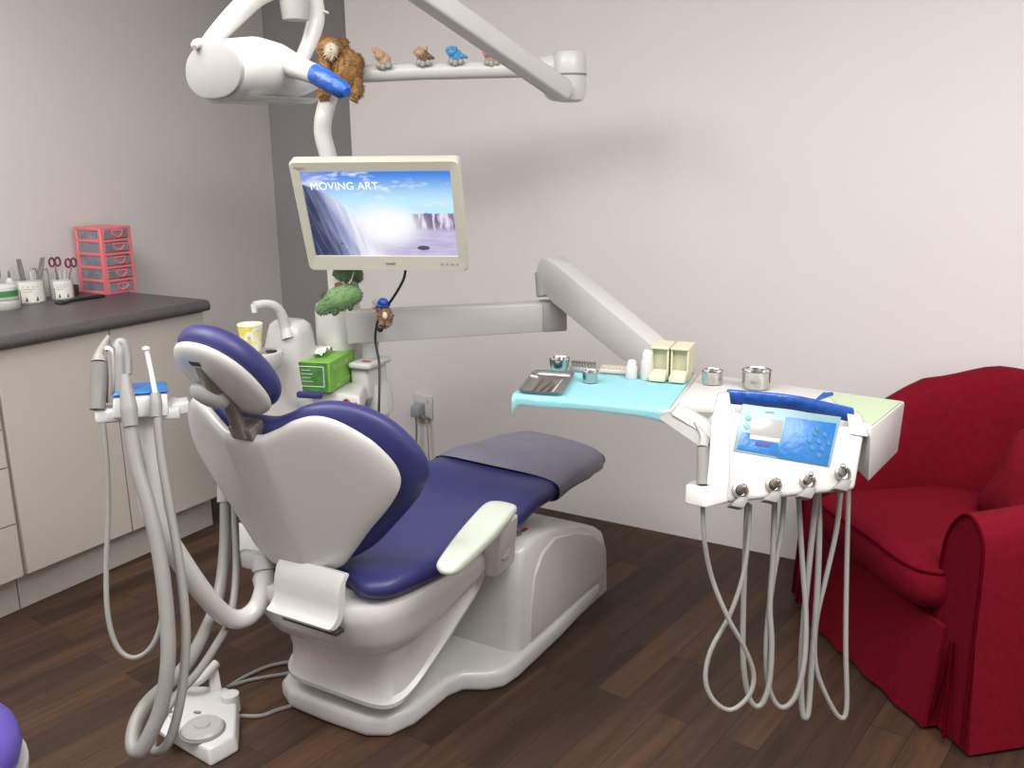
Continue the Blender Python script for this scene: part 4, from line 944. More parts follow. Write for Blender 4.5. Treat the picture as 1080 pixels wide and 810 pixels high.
arm_toy('plush_fox', 'tiny orange-brown soft toy half hidden behind the sloping lamp arm', 519, 59, 2.955, 'tan', 'toypink', [(-5, -4, -7, -7)], 'tan')

# ------------------------------------------------------------------ instrument table on the jointed beam
it = thing('instrument_table', 'white dental instrument table with control head on a jointed arm', 'instrument table', (-1.5134, 2.6837, 0.9164))
# lower beam
bA0, bA1 = V(*(-1.9965, 2.3111, 0.9081)), V(*(-1.4358, 2.7550, 0.9211))
dv = (bA1 - bA0).normalized(); BM = frame(bA0, dv, z=(0, 0, 1)); Lb = (bA1 - bA0).length
b = MB(); b.hexa([BM @ V(x, y, z) for x, y, z in ((-0.0, -0.036, -0.054), (-0.0, 0.036, -0.054), (-0.0, 0.036, 0.05), (-0.0, -0.036, 0.05))],
                 [BM @ V(x, y, z) for x, y, z in ((Lb, -0.036, -0.048), (Lb, 0.036, -0.048), (Lb, 0.036, 0.047), (Lb, -0.036, 0.047))], 0.006); lab(b.build('lower_beam', 'white', it, 40), 'long horizontal white beam')
b = MB(); b.box((Lb - 0.03, 0, 0), (0.085, 0.078, 0.100), 0.006, xf=BM); b.build('beam_end', 'greyplastic', it)
# riser and upper arm
RJ = V(*(-1.4751, 2.7269, 0.9868)); RJt = V(*(-1.4897, 2.7408, 1.0641))
b = MB(); b.tube([RJ, RJt], [0.036, 0.036], 20); b.build('riser', 'greyplastic', it)
uA, uB = V(*(-1.4424, 2.7196, 1.0597)), V(*(-0.9394, 2.4767, 0.8481))
du_ = (uB - uA).normalized(); UM = frame(uA, du_, z=(0, 0, 1)); Lu = (uB - uA).length
b = MB(); b.prism([(-0.035, -0.055), (0.06, -0.068), (Lu * 0.7, -0.062), (Lu, -0.05), (Lu, 0.045), (0.04, 0.058), (-0.02, 0.056), (-0.05, 0.04), (-0.058, 0.01), (-0.055, -0.03)], -0.036, 0.036, frame(uA, du_, y=(0, 0, 1)), 0.006); b.build('upper_arm', 'white', it, 40)
b = MB(); b.hexa([uB + V(-0.03, -0.02, -0.05), uB + V(0.05, -0.02, -0.05), uB + V(0.05, 0.04, -0.05), uB + V(-0.03, 0.04, -0.05)], [uB + V(-0.03, -0.02, 0.0), uB + V(0.05, -0.02, 0.0), uB + V(0.05, 0.04, 0.0), uB + V(-0.03, 0.04, 0.0)], 0.008)
kx = (-0.8580, 2.4267, 0.8400); b.hexa([V(kx[0] - 0.04, kx[1] - 0.03, 0.765), V(kx[0] + 0.06, kx[1] - 0.03, 0.765), uB + V(0.05, 0.03, -0.06), uB + V(-0.03, 0.03, -0.06)], [V(kx[0] - 0.04, kx[1] - 0.03, 0.822), V(kx[0] + 0.06, kx[1] - 0.03, 0.822), uB + V(0.05, 0.03, -0.012), uB + V(-0.03, 0.03, -0.012)], 0.006); b.build('arm_knuckle', 'greyplastic', it, 40)
# table slab
TZ = 0.846
tri = [(-1.1893, 2.0112, 0.8460), (-1.2547, 2.3071, 0.8460), (-0.8450, 2.4438, 0.8460), (-0.7619, 2.0559, 0.8460)]
slab = MB(); slab.hexa([V(p[0], p[1], TZ - 0.022) for p in tri], [V(p[0], p[1], TZ) for p in tri], 0.006); slab.build('tray_slab', 'white2', it)
# console body right of the slab
top = [(-0.8195, 2.3930, 0.8650), (-0.2855, 2.3405, 0.8650), (-0.3152, 2.0647, 0.8650), (-0.3883, 2.1622, 0.8650), (-0.6756, 2.1930, 0.8650), (-0.7646, 2.0740, 0.8650)]
bot = [(-0.7958, 2.3557, 0.8650), (-0.2887, 2.3191, 0.8650), (-0.3116, 2.0666, 0.8650), (-0.3851, 2.1459, 0.8650), (-0.6508, 2.1752, 0.8650), (-0.7444, 2.0848, 0.8650)]
cb_ = MB(); cb_.hexa([V(p[0], p[1], 0.865 - d_) for p, d_ in zip(bot, (0.05, 0.125, 0.125, 0.10, 0.04, 0.028))], [V(*p) for p in top], 0.006); cb_.build('console_body', 'white2', it, 40)
rt = MB(); tp = [(-0.4785, 2.3384, 0.8655), (-0.2918, 2.3252, 0.8655), (-0.3170, 2.0863, 0.8655), (-0.3861, 2.1614, 0.8655)]
rt.hexa([V(p[0], p[1], 0.864) for p in tp], [V(p[0], p[1], 0.868) for p in tp], 0.0012, 1); lab(rt.build('tinted_lid', mat('pale_lime_panel', (0.43, 0.54, 0.34), 0.3, noise=0.02), it), 'pale lime panel on the right of the console top')
# strut under the slab to the control head
b = MB(); b.hexa([(-0.7452, 1.9032, 0.8707), (-0.7343, 1.9573, 0.8697), (-0.7626, 2.0319, 0.8542), (-0.7889, 2.0139, 0.8458)], [(-0.6148, 1.8329, 0.8371), (-0.5958, 1.8675, 0.8558), (-0.6133, 1.9274, 0.8499), (-0.6363, 1.9079, 0.8298)], 0.005); b.build('strut', 'greyplastic', it)
b = MB(); b.hexa([(-0.7255, 1.9340, 0.8745), (-0.7245, 1.9910, 0.8832), (-0.7423, 2.0266, 0.8769), (-0.7593, 2.0109, 0.8575)], [(-0.5994, 1.8532, 0.8549), (-0.5999, 1.8832, 0.8766), (-0.6137, 1.9325, 0.8682), (-0.6219, 1.9211, 0.8459)], 0.004); b.build('strut_cover', 'white2', it)
# control head
fTL, fTR, fBR, fBL = V(*(-0.6013, 1.8822, 0.9171)), V(*(-0.3262, 2.0716, 0.8637)), V(*(-0.3229, 1.9856, 0.7472)), V(*(-0.5792, 1.7657, 0.7397))
nrm = (fTR - fTL).cross(fTL - fBL).normalized()
if nrm.y > 0: nrm = -nrm
hd_ = MB(); back = -nrm * 0.07
mL = fTL * 0.52 + fBL * 0.48 + nrm * 0.004; mR = fTR * 0.42 + fBR * 0.58 + nrm * 0.004
hd_.hexa([fTL + back, fTR + back, fBR + back * 0.7 + V(0, 0, 0.01), fBL + back * 0.6 + V(0, 0, 0.01)], [fTL, fTR, fBR, fBL], 0.012, 3)
hd_.build('control_head', 'white2', it, 40)
CF = frame((fTL + fTR + fBR + fBL) / 4, fTR - fTL + (fBR - fBL) * 0.2, z=nrm)
def onface(px, py, lift=0.0):
    d_ = V(*P0(px, py, 1.0)) - V(0, 0, 1.46); o_ = V(0, 0, 1.46)
    t_ = (fTL - o_).dot(nrm) / d_.dot(nrm); return o_ + d_ * t_ + nrm * lift
def facebox(mb, q, t0, t1, bev=0.0):
    mb.hexa([onface(*p, t0) for p in q], [onface(*p, t1) for p in q], bev); return mb
facebox(MB(), [(783, 426), (887, 440), (875, 493), (773, 476)], -0.002, 0.002, 0.001).build('control_panel', 'blue_pale', it)
facebox(MB(), [(793, 440), (826, 444), (822, 463), (790, 459)], 0.001, 0.0032, 0.0008).build('display', 'lcd', it)
facebox(MB(), [(791, 459), (822, 463), (821, 467), (790, 463)], 0.001, 0.0030, 0.0005).build('display_rim', 'cream', it)
lab(facebox(MB(), [(829, 440), (882, 447), (872, 492), (819, 483)], 0.002, 0.0034, 0.0005).build('film_right', 'blue_light', it), 'light blue protective film on the right of the panel')
lab(facebox(MB(), [(782, 456), (790, 457), (790, 463), (821, 468), (823, 462), (828, 463), (819, 482), (778, 474)][:3] + [(821, 468), (820, 482), (777, 474)], 0.002, 0.0032, 0.0003).build('film_left', 'blue_light', it), 'light blue protective film under the display')
kb = MB()
for px, py in ((859, 458), (869, 459), (853, 465), (863, 466), (873, 468), (856, 473), (866, 474), (861, 453), (863, 481)):
    kb.lathe([(0.006, 0), (0.0055, 0.0015), (0, 0.0018)], frame(onface(px, py, 0.0034), CF.to_3x3() @ V(1, 0, 0), z=nrm), 12)
kb.build('button_cluster', mat('teal_key', (0.02, 0.16, 0.33), 0.4, noise=0.1), it)
kb = MB(); facebox(kb, [(797, 466), (812, 468), (811, 472), (796, 470)], 0.003, 0.0045)
kb.build('switch', mat('deep_blue_key', (0.01, 0.05, 0.25), 0.4, noise=0.1), it)
kb = MB()
for px, py in ((789, 441), (787, 450)):
    kb.lathe([(0.007, 0), (0.006, 0.0015), (0, 0.0018)], frame(onface(px, py, 0.002), CF.to_3x3() @ V(1, 0, 0), z=nrm), 14)
kb.build('round_key', mat('teal_round_key', (0.16, 0.38, 0.38), 0.4, noise=0.05), it)
lb = MB(); facebox(lb, [(807, 434), (816, 435), (816, 436.5), (807, 435.5)], 0.002, 0.0026); lb.build('panel_marking', 'midgrey', it)
# left cheek and tool holder
b = MB(); b.hexa([(-0.6059, 1.8593, 0.9095), (-0.5720, 1.8775, 0.9032), (-0.5910, 1.9524, 0.8903), (-0.6277, 1.9320, 0.8948)], [(-0.5809, 1.7654, 0.7834), (-0.5400, 1.7950, 0.7811), (-0.5631, 1.8580, 0.7565), (-0.6035, 1.8342, 0.7571)], 0.005); b.build('left_cheek', 'white2', it)
b = MB(); b.hexa([(-0.6187, 1.7435, 0.7440), (-0.5714, 1.7305, 0.7471), (-0.5365, 1.7761, 0.7505), (-0.5647, 1.8691, 0.7155), (-0.6393, 1.8251, 0.7165)], [(-0.6248, 1.7620, 0.7788), (-0.5824, 1.7465, 0.7831), (-0.5443, 1.7947, 0.7888), (-0.5729, 1.8886, 0.7580), (-0.6408, 1.8486, 0.7589)], 0.005); b.build('syringe_holder', 'white2', it)
# handle bar wrapped in blue film
hA, hB = V(*(-0.6014, 1.9457, 0.9297)), V(*(-0.3668, 2.1114, 0.8773))
hm = (hA + hB) / 2 + V(0.01, -0.015, 0.012)
b = MB(); hp_ = cr_spline([hA, hm, hB], 10); 
up_ = V(0, 0, 1)
b.loft([[q + up_ * (0.0165 * math.sin(a_)) + nrm * (0.012 * math.cos(a_)) for a_ in [2 * PI * k / 14 for k in range(14)]] for q in hp_]); lab(b.build('blue_handle_wrap', 'blue', it, 60), 'handle bar wrapped in blue film')
fl = MB(); fl.hexa([(-0.4500, 2.1228, 0.9004), (-0.4274, 2.1956, 0.8987), (-0.4279, 2.1965, 0.9030), (-0.4429, 2.1650, 0.9073)], [(-0.4457, 2.1241, 0.8962), (-0.4251, 2.1960, 0.8955), (-0.4256, 2.1969, 0.8998), (-0.4387, 2.1665, 0.9041)]); fl.build('film_flap', 'blue', it)
for q0, q1 in ((((-0.6087, 1.8744, 0.9053), (-0.5731, 1.8942, 0.9009), (-0.5910, 1.9524, 0.8903), (-0.6277, 1.9320, 0.8948)), ((-0.6136, 1.9167, 0.9371), (-0.5929, 1.9306, 0.9428), (-0.6052, 1.9698, 0.9378), (-0.6265, 1.9558, 0.9329))),
               (((-0.3541, 2.0344, 0.8546), (-0.3186, 2.0591, 0.8466), (-0.3274, 2.1315, 0.8455), (-0.3646, 2.1107, 0.8501)), ((-0.3736, 2.0916, 0.8847), (-0.3454, 2.1058, 0.8762), (-0.3572, 2.1471, 0.8775), (-0.3821, 2.1343, 0.8840)))):
    b = MB(); b.hexa(q0, q1, 0.003); b.build('handle_bracket', 'white', it)
# four handpieces in the sockets
soc = [(780, 518, 1.985), (815, 512, 2.01), (851, 508, 2.035), (888, 500, 2.065)]
for i, (px, py, D) in enumerate(soc):
    c_ = onface(px, py, 0.002); f_ = axis_frame(c_, nrm * 0.9 + V(0, 0, -0.05))
    ring = MB(); ring.lathe([(0.012, -0.004), (0.0175, -0.002), (0.0175, 0.006), (0.013, 0.008), (0.011, 0.002), (0, 0.0)], f_, 22); ring = ring.build('socket', 'steel_dull', it)
    bz = MB(); e_ = f_.to_3x3() @ V(0, 0, 1)
    tip = c_ + e_ * 0.034 + V(0, 0, 0.003) + (V(-0.014, -0.006, 0.008) if i == 3 else V(-0.004 if i != 2 else -0.008, 0, 0.006 if i == 2 else 0.0))
    bz.tube([c_ - e_ * 0.004, (c_ + tip) / 2, tip], [0.010, 0.010, 0.007], 14); bz.ell(tip, 0.0065); lab(bz.build('handpiece', 'steel_dark' if i < 2 else 'steel_dull', it, 60), 'steel handpiece coupling')
    cl = MB(); qd = [(px - 3, py + 7), (px + 7, py + 8), (px + 1, py + 20), (px - 13, py + 17)]
    cl.hexa([onface(*p, -0.006) for p in qd], [onface(*p, 0.020) for p in qd], 0.003); cl.build('clip', 'hose_dark', it)
# air-water syringe on the left
sy_ = MB(); sy_.tube([(-0.5925, 1.7756, 0.7801), (-0.6059, 1.8061, 0.8503)], 0.0125, 16); sy_ = sy_.build('syringe', 'hose_dark', it, 60)
nz = MB(); nz.tube([(-0.6059, 1.8061, 0.8503), (-0.6096, 1.8206, 0.8667), (-0.6237, 1.8291, 0.8833), (-0.6356, 1.8317, 0.8957)], [0.012, 0.009, 0.005, 0.003], 12); nz.build('nozzle', 'greyplastic', sy_, 60)
nz = MB(); nz.tube([(-0.6047, 1.8079, 0.8542), (-0.6053, 1.8392, 0.8601)], [0.008, 0.005], 10); nz.build('lever', 'greyplastic', sy_)
# hanging hoses
def hose(pts, r, m='hose', name='hose', parent=it):
    return MB().tube(pts, r, 10, 6).build(name, m, parent, 80)
hose([(-0.5860, 1.7617, 0.7398), (-0.5757, 1.7525, 0.6668), (-0.5559, 1.7525, 0.5854), (-0.5145, 1.7427, 0.5088), (-0.4797, 1.7511, 0.4463), (-0.4572, 1.7533, 0.3876), (-0.4611, 1.7329, 0.3462), (-0.4892, 1.7034, 0.3226), (-0.5224, 1.6900, 0.3441), (-0.5426, 1.6961, 0.3856), (-0.5419, 1.7238, 0.4380), (-0.5199, 1.7670, 0.5004), (-0.5074, 1.8077, 0.5734), (-0.5088, 1.8404, 0.6474), (-0.5180, 1.8731, 0.7164)], 0.0052)
hose([(-0.5237, 1.8708, 0.7205), (-0.5156, 1.8468, 0.6215), (-0.5038, 1.8139, 0.5052), (-0.4886, 1.7831, 0.3894), (-0.4664, 1.7693, 0.3173), (-0.4458, 1.7780, 0.3053), (-0.4363, 1.8013, 0.3455), (-0.4430, 1.8319, 0.4230), (-0.4581, 1.8566, 0.4974), (-0.4669, 1.8912, 0.5925), (-0.4836, 1.9416, 0.7171)], 0.0062)
hose([(-0.4638, 1.9435, 0.7245), (-0.4591, 1.9186, 0.6503), (-0.4616, 1.8768, 0.5325), (-0.4558, 1.8348, 0.4179), (-0.4389, 1.8136, 0.3311), (-0.4118, 1.8123, 0.2921), (-0.3878, 1.8322, 0.3116), (-0.3805, 1.8676, 0.3772), (-0.3925, 1.9106, 0.4669), (-0.4179, 1.9522, 0.5789), (-0.4462, 1.9987, 0.7138)], 0.0060)
hose([(-0.4083, 2.0113, 0.7210), (-0.4057, 1.9766, 0.6172), (-0.3996, 1.9282, 0.4798), (-0.3906, 1.8877, 0.3638), (-0.3741, 1.8527, 0.2719), (-0.3630, 1.8581, 0.2678), (-0.3718, 1.9040, 0.3609), (-0.3819, 1.9557, 0.5177), (-0.3946, 1.9945, 0.6353), (-0.4104, 2.0319, 0.7138)], 0.0068)
hose([(-0.3652, 2.0488, 0.7210), (-0.3637, 2.0234, 0.6309), (-0.3699, 1.9793, 0.5332), (-0.3753, 1.9389, 0.4467), (-0.3646, 1.9082, 0.3608), (-0.3339, 1.9005, 0.2927), (-0.3037, 1.9055, 0.2481), (-0.2947, 1.9229, 0.2692), (-0.3150, 1.9701, 0.3901), (-0.3373, 2.0365, 0.5399), (-0.3594, 2.1075, 0.7050)], 0.0056)

# ------------------------------------------------------------------ what stands on the instrument table
CZ = TZ + 0.0035
cl = thing('tray_cloth', 'aqua paper cloth spread over the white instrument table', 'cloth', (-0.9964, 2.1725, 0.8480))
q = [(-1.1854, 2.0046, 0.8480), (-1.2473, 2.2878, 0.8480), (-0.8342, 2.3528, 0.8480), (-0.7806, 2.0666, 0.8480)]
vs = []; fs = []; NU, NV = 26, 18
def bil(u, w):
    a_ = V(*q[0]).lerp(V(*q[3]), u); b_ = V(*q[1]).lerp(V(*q[2]), u); return a_.lerp(b_, w)
rndc = random.Random(3)
top_pts = []
for i in range(NU + 1):
    for j in range(NV + 1):
        u = i / NU; s = j / NV
        if s < 0.22:      # overhang at the front
            k = (0.22 - s) / 0.22; p_ = bil(u, 0) + (V(*q[0]) - V(*q[1])).normalized() * (0.012 * min(1, k * 4)) ; p_ = V(p_.x, p_.y, CZ - 0.001 - (0.022 + 0.002 * math.sin(u * 9) + 0.012 * max(0.0, (u - 0.85) / 0.15) + 0.03 * max(0.0, (0.03 - u) / 0.03)) * k ** 1.2)
        else:
            p_ = bil(u, (s - 0.22) / 0.78); p_.z = CZ + 0.0006 * math.sin(13 * u + 7 * s)
        top_pts.append(p_)
vs = top_pts + [p_ + V(0, 0, -0.0012) + (V(0, 0.001, 0)) for p_ in top_pts]
N1 = NV + 1; K = (NU + 1) * N1
for i in range(NU):
    for j in range(NV):
        a_ = i * N1 + j; fs.append((a_, a_ + 1, a_ + N1 + 1, a_ + N1)); fs.append((K + a_, K + a_ + N1, K + a_ + N1 + 1, K + a_ + 1))
for i in range(NU):
    a_ = i * N1; fs.append((a_, a_ + N1, K + a_ + N1, K + a_)); a_ = i * N1 + NV; fs.append((a_, K + a_, K + a_ + N1, a_ + N1))
for j in range(NV):
    a_ = j; fs.append((a_, K + a_, K + a_ + 1, a_ + 1)); a_ = NU * N1 + j; fs.append((a_, a_ + 1, K + a_ + 1, K + a_))
MB().add(vs, fs).build('sheet', 'cloth', cl, 80)
# steel tray with instruments
tr = [(-1.1739, 2.0045, 0.8520), (-1.2484, 2.2282, 0.8520), (-1.1290, 2.2526, 0.8520), (-1.0549, 2.0355, 0.8520)]
tray = thing('steel_tray', 'shallow steel instrument tray at the left end of the aqua cloth', 'tray', (-1.1476, 2.1206, 0.8520))
tcn = sum((V(*p) for p in tr), V(0, 0, 0)) / 4
def trp(k, z): return [V(tcn.x + (p[0] - tcn.x) * k, tcn.y + (p[1] - tcn.y) * k, z) for p in tr]
t = MB(); rings = []
def rnd4(pts, r=0.12, n=4):
    out = []
    for i in range(4):
        p0, p1, p2 = pts[i - 1], pts[i], pts[(i + 1) % 4]
        a_ = p1.lerp(p0, r); b_ = p1.lerp(p2, r)
        for k in range(n + 1):
            t_ = k / n; out.append(a_.lerp(p1, t_).lerp(p1.lerp(b_, t_), t_))
    return out
t.loft([rnd4(trp(0.90, CZ + 0.0012)), rnd4(trp(0.955, CZ + 0.010)), rnd4(trp(1.0, CZ + 0.012)), rnd4(trp(1.0, CZ + 0.0105)), rnd4(trp(0.96, CZ + 0.0085)), rnd4(trp(0.905, CZ - 0.0002))]); t.build('pan', 'steel_dull', tray, 50)
inst = [('tweezers', 'dark steel tweezers leftmost in the steel tray', (560, 414), (572, 400), 0.0032), ('dental_probe', 'dark steel probe second from the left in the steel tray', (566, 414.5), (581, 403), 0.0028), ('dental_mirror', 'dark steel mirror handle in the middle of the steel tray', (574, 415), (585, 404.5), 0.003), ('plastic_spatula', 'pale spatula rightmost in the steel tray', (583, 414), (592, 402), 0.0026)]
for nm, lb_, a_, b_, r__ in inst:
    m_ = 'white2' if 'pale' in lb_ else 'steel_dark'
    p0, p1 = V(*P0z(*a_, .8525)), V(*P0z(*b_, .8525)); p0.z = p1.z = CZ + 0.0045
    o_ = thing(nm, lb_, nm.split('_')[-1], p0, 'instruments in the steel tray')
    MB().tube([p0, p0.lerp(p1, 0.5), p0.lerp(p1, 0.72)], [r__ * 0.8, r__, r__ * 0.7], 8).build('shaft', m_, o_)
    MB().tube([p0.lerp(p1, 0.72), p1, p1 + V(0.004, 0.002, 0.003)], [r__ * 0.7, r__ * 0.5, r__ * 0.4], 8).build('tip', m_, o_)
lf = MB().tube([(-1.1565, 2.0489, 0.8911), (-1.1364, 2.0484, 0.8897)], 0.004, 8); lf.single('cotton_roll', 'white2', 'small white cotton roll at the back-left corner of the steel tray', 'cotton roll', (-1.1452, 2.0440, 0.8922))

def bowl(px, py, z, R, h, label, rim=True, m='steel', nm='steel_bowl', straight=False):
    c_ = V(*P0z(px, py, z)); t = thing(nm, label, 'bowl' if 'bowl' in nm else 'cup', c_, 'steel vessels on the instrument table')
    b0 = R * (0.97 if straight else 0.72)
    pr = [(0.0, 0.0), (b0 * 0.9, 0.0), (b0, h * 0.06), (R * (0.985 if straight else 0.93), h * 0.45), (R, h * 0.93), (R * 1.06, h), (R * 1.03, h * 1.02), (R * 0.95, h * 0.93), (R * (0.95 if straight else 0.88), h * 0.45), (b0 * 0.92, h * 0.1), (0, h * 0.08)]
    MB().lathe(pr, Matrix.Translation(c_), 32).build('vessel', m, t, 45)
    return t
bowl(590, 391.5, .8505, 0.029, 0.038, 'round steel bowl with tapered base behind the steel tray')
bowl(622.5, 403, .8505, 0.021, 0.030, 'small straight steel cup on the aqua cloth right of the steel tray', nm='steel_cup', straight=True)
bowl(751, 404.5, .8655, 0.027, 0.035, 'smaller steel pot on the white console, beside the cream dispensers', straight=True)
bowl(797, 409, .8655, 0.036, 0.047, 'larger steel pot on the white console behind the blue handle', straight=True)
# bur stands
bs = thing('bur_block', 'dark block of small steel burs behind the small steel cup', 'bur stand', (-1.1386, 2.3197, 0.8505))
c_ = V(*(-1.1360, 2.3144, 0.8505)); MB().box((c_.x, c_.y, c_.z + 0.006), (0.075, 0.022, 0.012), 0.002, rz=6).build('block', 'greyplastic', bs)
for i in range(9):
    for j in range(2):
        p_ = c_ + V(-0.033 + 0.0082 * i, -0.005 + 0.010 * j + 0.0008 * i, 0.012)
        MB().lathe([(0.0012, 0), (0.0012, 0.009), (0.0022, 0.010), (0.0022, 0.015), (0, 0.016)], Matrix.Translation(p_), 6).build('bur', 'steel_dark', bs)
bs = thing('bur_stand', 'white perforated stand of pale burs along the back of the aqua cloth', 'bur stand', (-1.0411, 2.3448, 0.8505))
c_ = V(*(-1.0364, 2.3408, 0.8505)); MB().box((c_.x, c_.y, c_.z + 0.005), (0.11, 0.025, 0.010), 0.002, rz=8).build('block', 'white2', bs)
for i in range(11):
    for j in range(2):
        p_ = c_ + V(-0.048 + 0.0096 * i, -0.0115 + 0.012 * j + 0.0013 * i, 0.010)
        MB().lathe([(0.002, 0), (0.0028, 0.003), (0.0024, 0.010), (0, 0.011)], Matrix.Translation(p_), 6).build('bur', 'cream', bs)
# bottles
for px, py, hgt, R, lb_ in ((666, 399, 0.052, 0.0165, 'small white dropper bottle, left of its taller neighbour'), (682, 400, 0.082, 0.017, 'taller white dropper bottle standing against the cream dispensers')):
    c_ = V(*P0z(px, py, .8505)); t = thing('dropper_bottle', lb_, 'bottle', c_, 'bottles on the aqua cloth')
    MB().lathe([(R * 0.95, 0), (R, 0.003), (R, hgt * 0.62), (R * 0.72, hgt * 0.75), (R * 0.6, hgt * 0.78), (0, hgt * 0.79)], Matrix.Translation(c_), 22).build('body', 'white2', t, 50)
    MB().lathe([(R * 0.75, hgt * 0.76), (R * 0.72, hgt * 0.9), (R * 0.45, hgt), (0, hgt * 1.01)], Matrix.Translation(c_), 18).build('cap', 'label', t, 50)
# cream dispensers
for i, (px, py, lb_) in enumerate(((695, 401, 'left one of the two cream dispensers on the aqua cloth'), (716, 402.5, 'right one of the two cream dispensers, next to the small steel pot'))):
    c_ = V(*P0z(px, py, .8505)); rz_ = 8; f_ = Matrix.Translation(c_) @ Matrix.Rotation(math.radians(rz_), 4, 'Z')
    t = thing('dispenser', lb_, 'dispenser', c_, 'cream dispensers on the aqua cloth'); w_ = 0.049; dp = 0.085; h_ = 0.094
    b = MB(f_); b.box((0, dp / 2, 0.008), (w_, dp, 0.016), 0.002, 1); b.box((0, dp / 2 - 0.002, h_ - 0.004), (w_ + 0.002, dp + 0.006, 0.008), 0.002, 1); b.box((0, dp - 0.003, h_ / 2), (w_ - 0.002, 0.006, h_ - 0.01), 0.001, 1)
    for s_ in (-1, 1): b.box((s_ * (w_ / 2 - 0.0025), dp / 2, h_ / 2), (0.005, dp, h_ - 0.014), 0.001, 1)
    b.build('case', 'cream', t)
    b = MB(f_); b.box((0, 0.014, h_ / 2 + 0.004), (w_ - 0.010, 0.003, h_ - 0.026)); b.build('window', 'creamwin', t)
    b = MB(f_); b.box((0, 0.010, h_ * 0.62), (0.0025, 0.004, h_ - 0.05)) if i == 9 else None
    b = MB(f_); b.hexa([V(-w_ / 2 + 0.002, -0.028, 0.002), V(w_ / 2 - 0.002, -0.028, 0.002), V(w_ / 2 - 0.002, 0.012, 0.002), V(-w_ / 2 + 0.002, 0.012, 0.002)], [V(-w_ / 2 + 0.002, -0.030, 0.016), V(w_ / 2 - 0.002, -0.030, 0.016), V(w_ / 2 - 0.004, 0.010, 0.030), V(-w_ / 2 + 0.004, 0.010, 0.030)], 0.002, 1); b.build('drawer', 'cream', t)

# ------------------------------------------------------------------ assistant's holder left of the headrest
ah = thing('suction_holder', 'white suction-tool holder on a bent white tube, left of the headrest', 'tool holder', (-1.6022, 1.2039, 0.9538))
b = MB(); b.hexa([(-1.6652, 1.1351, 0.9282), (-1.5798, 1.2773, 0.9136), (-1.6410, 1.3329, 0.8996), (-1.7154, 1.1969, 0.9134)], [(-1.6717, 1.1390, 0.9546), (-1.5826, 1.2826, 0.9371), (-1.6530, 1.3377, 0.9405), (-1.7105, 1.2135, 0.9603)], 0.006); b.build('holder_bar', 'white2', ah, 40)
b = MB(); b.hexa([(-1.5982, 1.2688, 0.9216), (-1.5796, 1.3032, 0.9197), (-1.6198, 1.3372, 0.9123), (-1.6479, 1.3188, 0.9066)], [(-1.6009, 1.2740, 0.9452), (-1.5824, 1.3085, 0.9435), (-1.6270, 1.3418, 0.9428), (-1.6554, 1.3239, 0.9391)], 0.004); b.build('end_bracket', 'white2', ah, 40)
b = MB(); b.hexa([(-1.6234, 1.1458, 0.9413), (-1.5610, 1.2344, 0.9334), (-1.6590, 1.3129, 0.9087), (-1.7163, 1.2216, 0.9175)], [(-1.6311, 1.1593, 0.9830), (-1.5724, 1.2472, 0.9799), (-1.6713, 1.3228, 0.9677), (-1.7193, 1.2359, 0.9729)], 0.006); b.build('keypad_housing', 'white2', ah, 40)
b = MB(); b.hexa([(-1.6310, 1.1571, 0.9835), (-1.5691, 1.2471, 0.9813), (-1.6696, 1.3241, 0.9686), (-1.7160, 1.2385, 0.9748)], [(-1.6307, 1.1587, 0.9881), (-1.5706, 1.2477, 0.9861), (-1.6741, 1.3235, 0.9758), (-1.7136, 1.2425, 0.9837)], 0.002); lab(b.build('blue_film', 'blue_light', ah, 40), 'bright blue film over the keypad')
b = MB(); b.tube([(-1.6416, 1.2310, 0.9211), (-1.6271, 1.2169, 0.8641), (-1.6082, 1.2026, 0.7765), (-1.6047, 1.2077, 0.7045), (-1.6189, 1.2599, 0.6042), (-1.6318, 1.3336, 0.4721), (-1.6429, 1.3972, 0.3840), (-1.6348, 1.4409, 0.3530), (-1.6268, 1.4845, 0.3632), (-1.6264, 1.5140, 0.4019), (-1.6338, 1.5297, 0.4503)], [0.032, 0.03, 0.026, 0.024, 0.0235, 0.0235, 0.0235, 0.0235, 0.0235, 0.0235, 0.0235], 18); b.build('bent_tube', 'white', ah, 60)
b = MB(); b.tube([(-1.6333, 1.5287, 0.4457), (-1.6462, 1.5412, 0.4738)], [0.030, 0.030], 18); b.hexa([(-1.7592, 1.5535, 0.4169), (-1.6331, 1.5368, 0.4320), (-1.6639, 1.5869, 0.4198), (-1.8059, 1.6159, 0.3971)], [(-1.7637, 1.5620, 0.4552), (-1.6385, 1.5471, 0.4783), (-1.6690, 1.5963, 0.4625), (-1.8100, 1.6236, 0.4317)], 0.006); b.build('pivot_bracket', 'greyplastic', ah, 40)
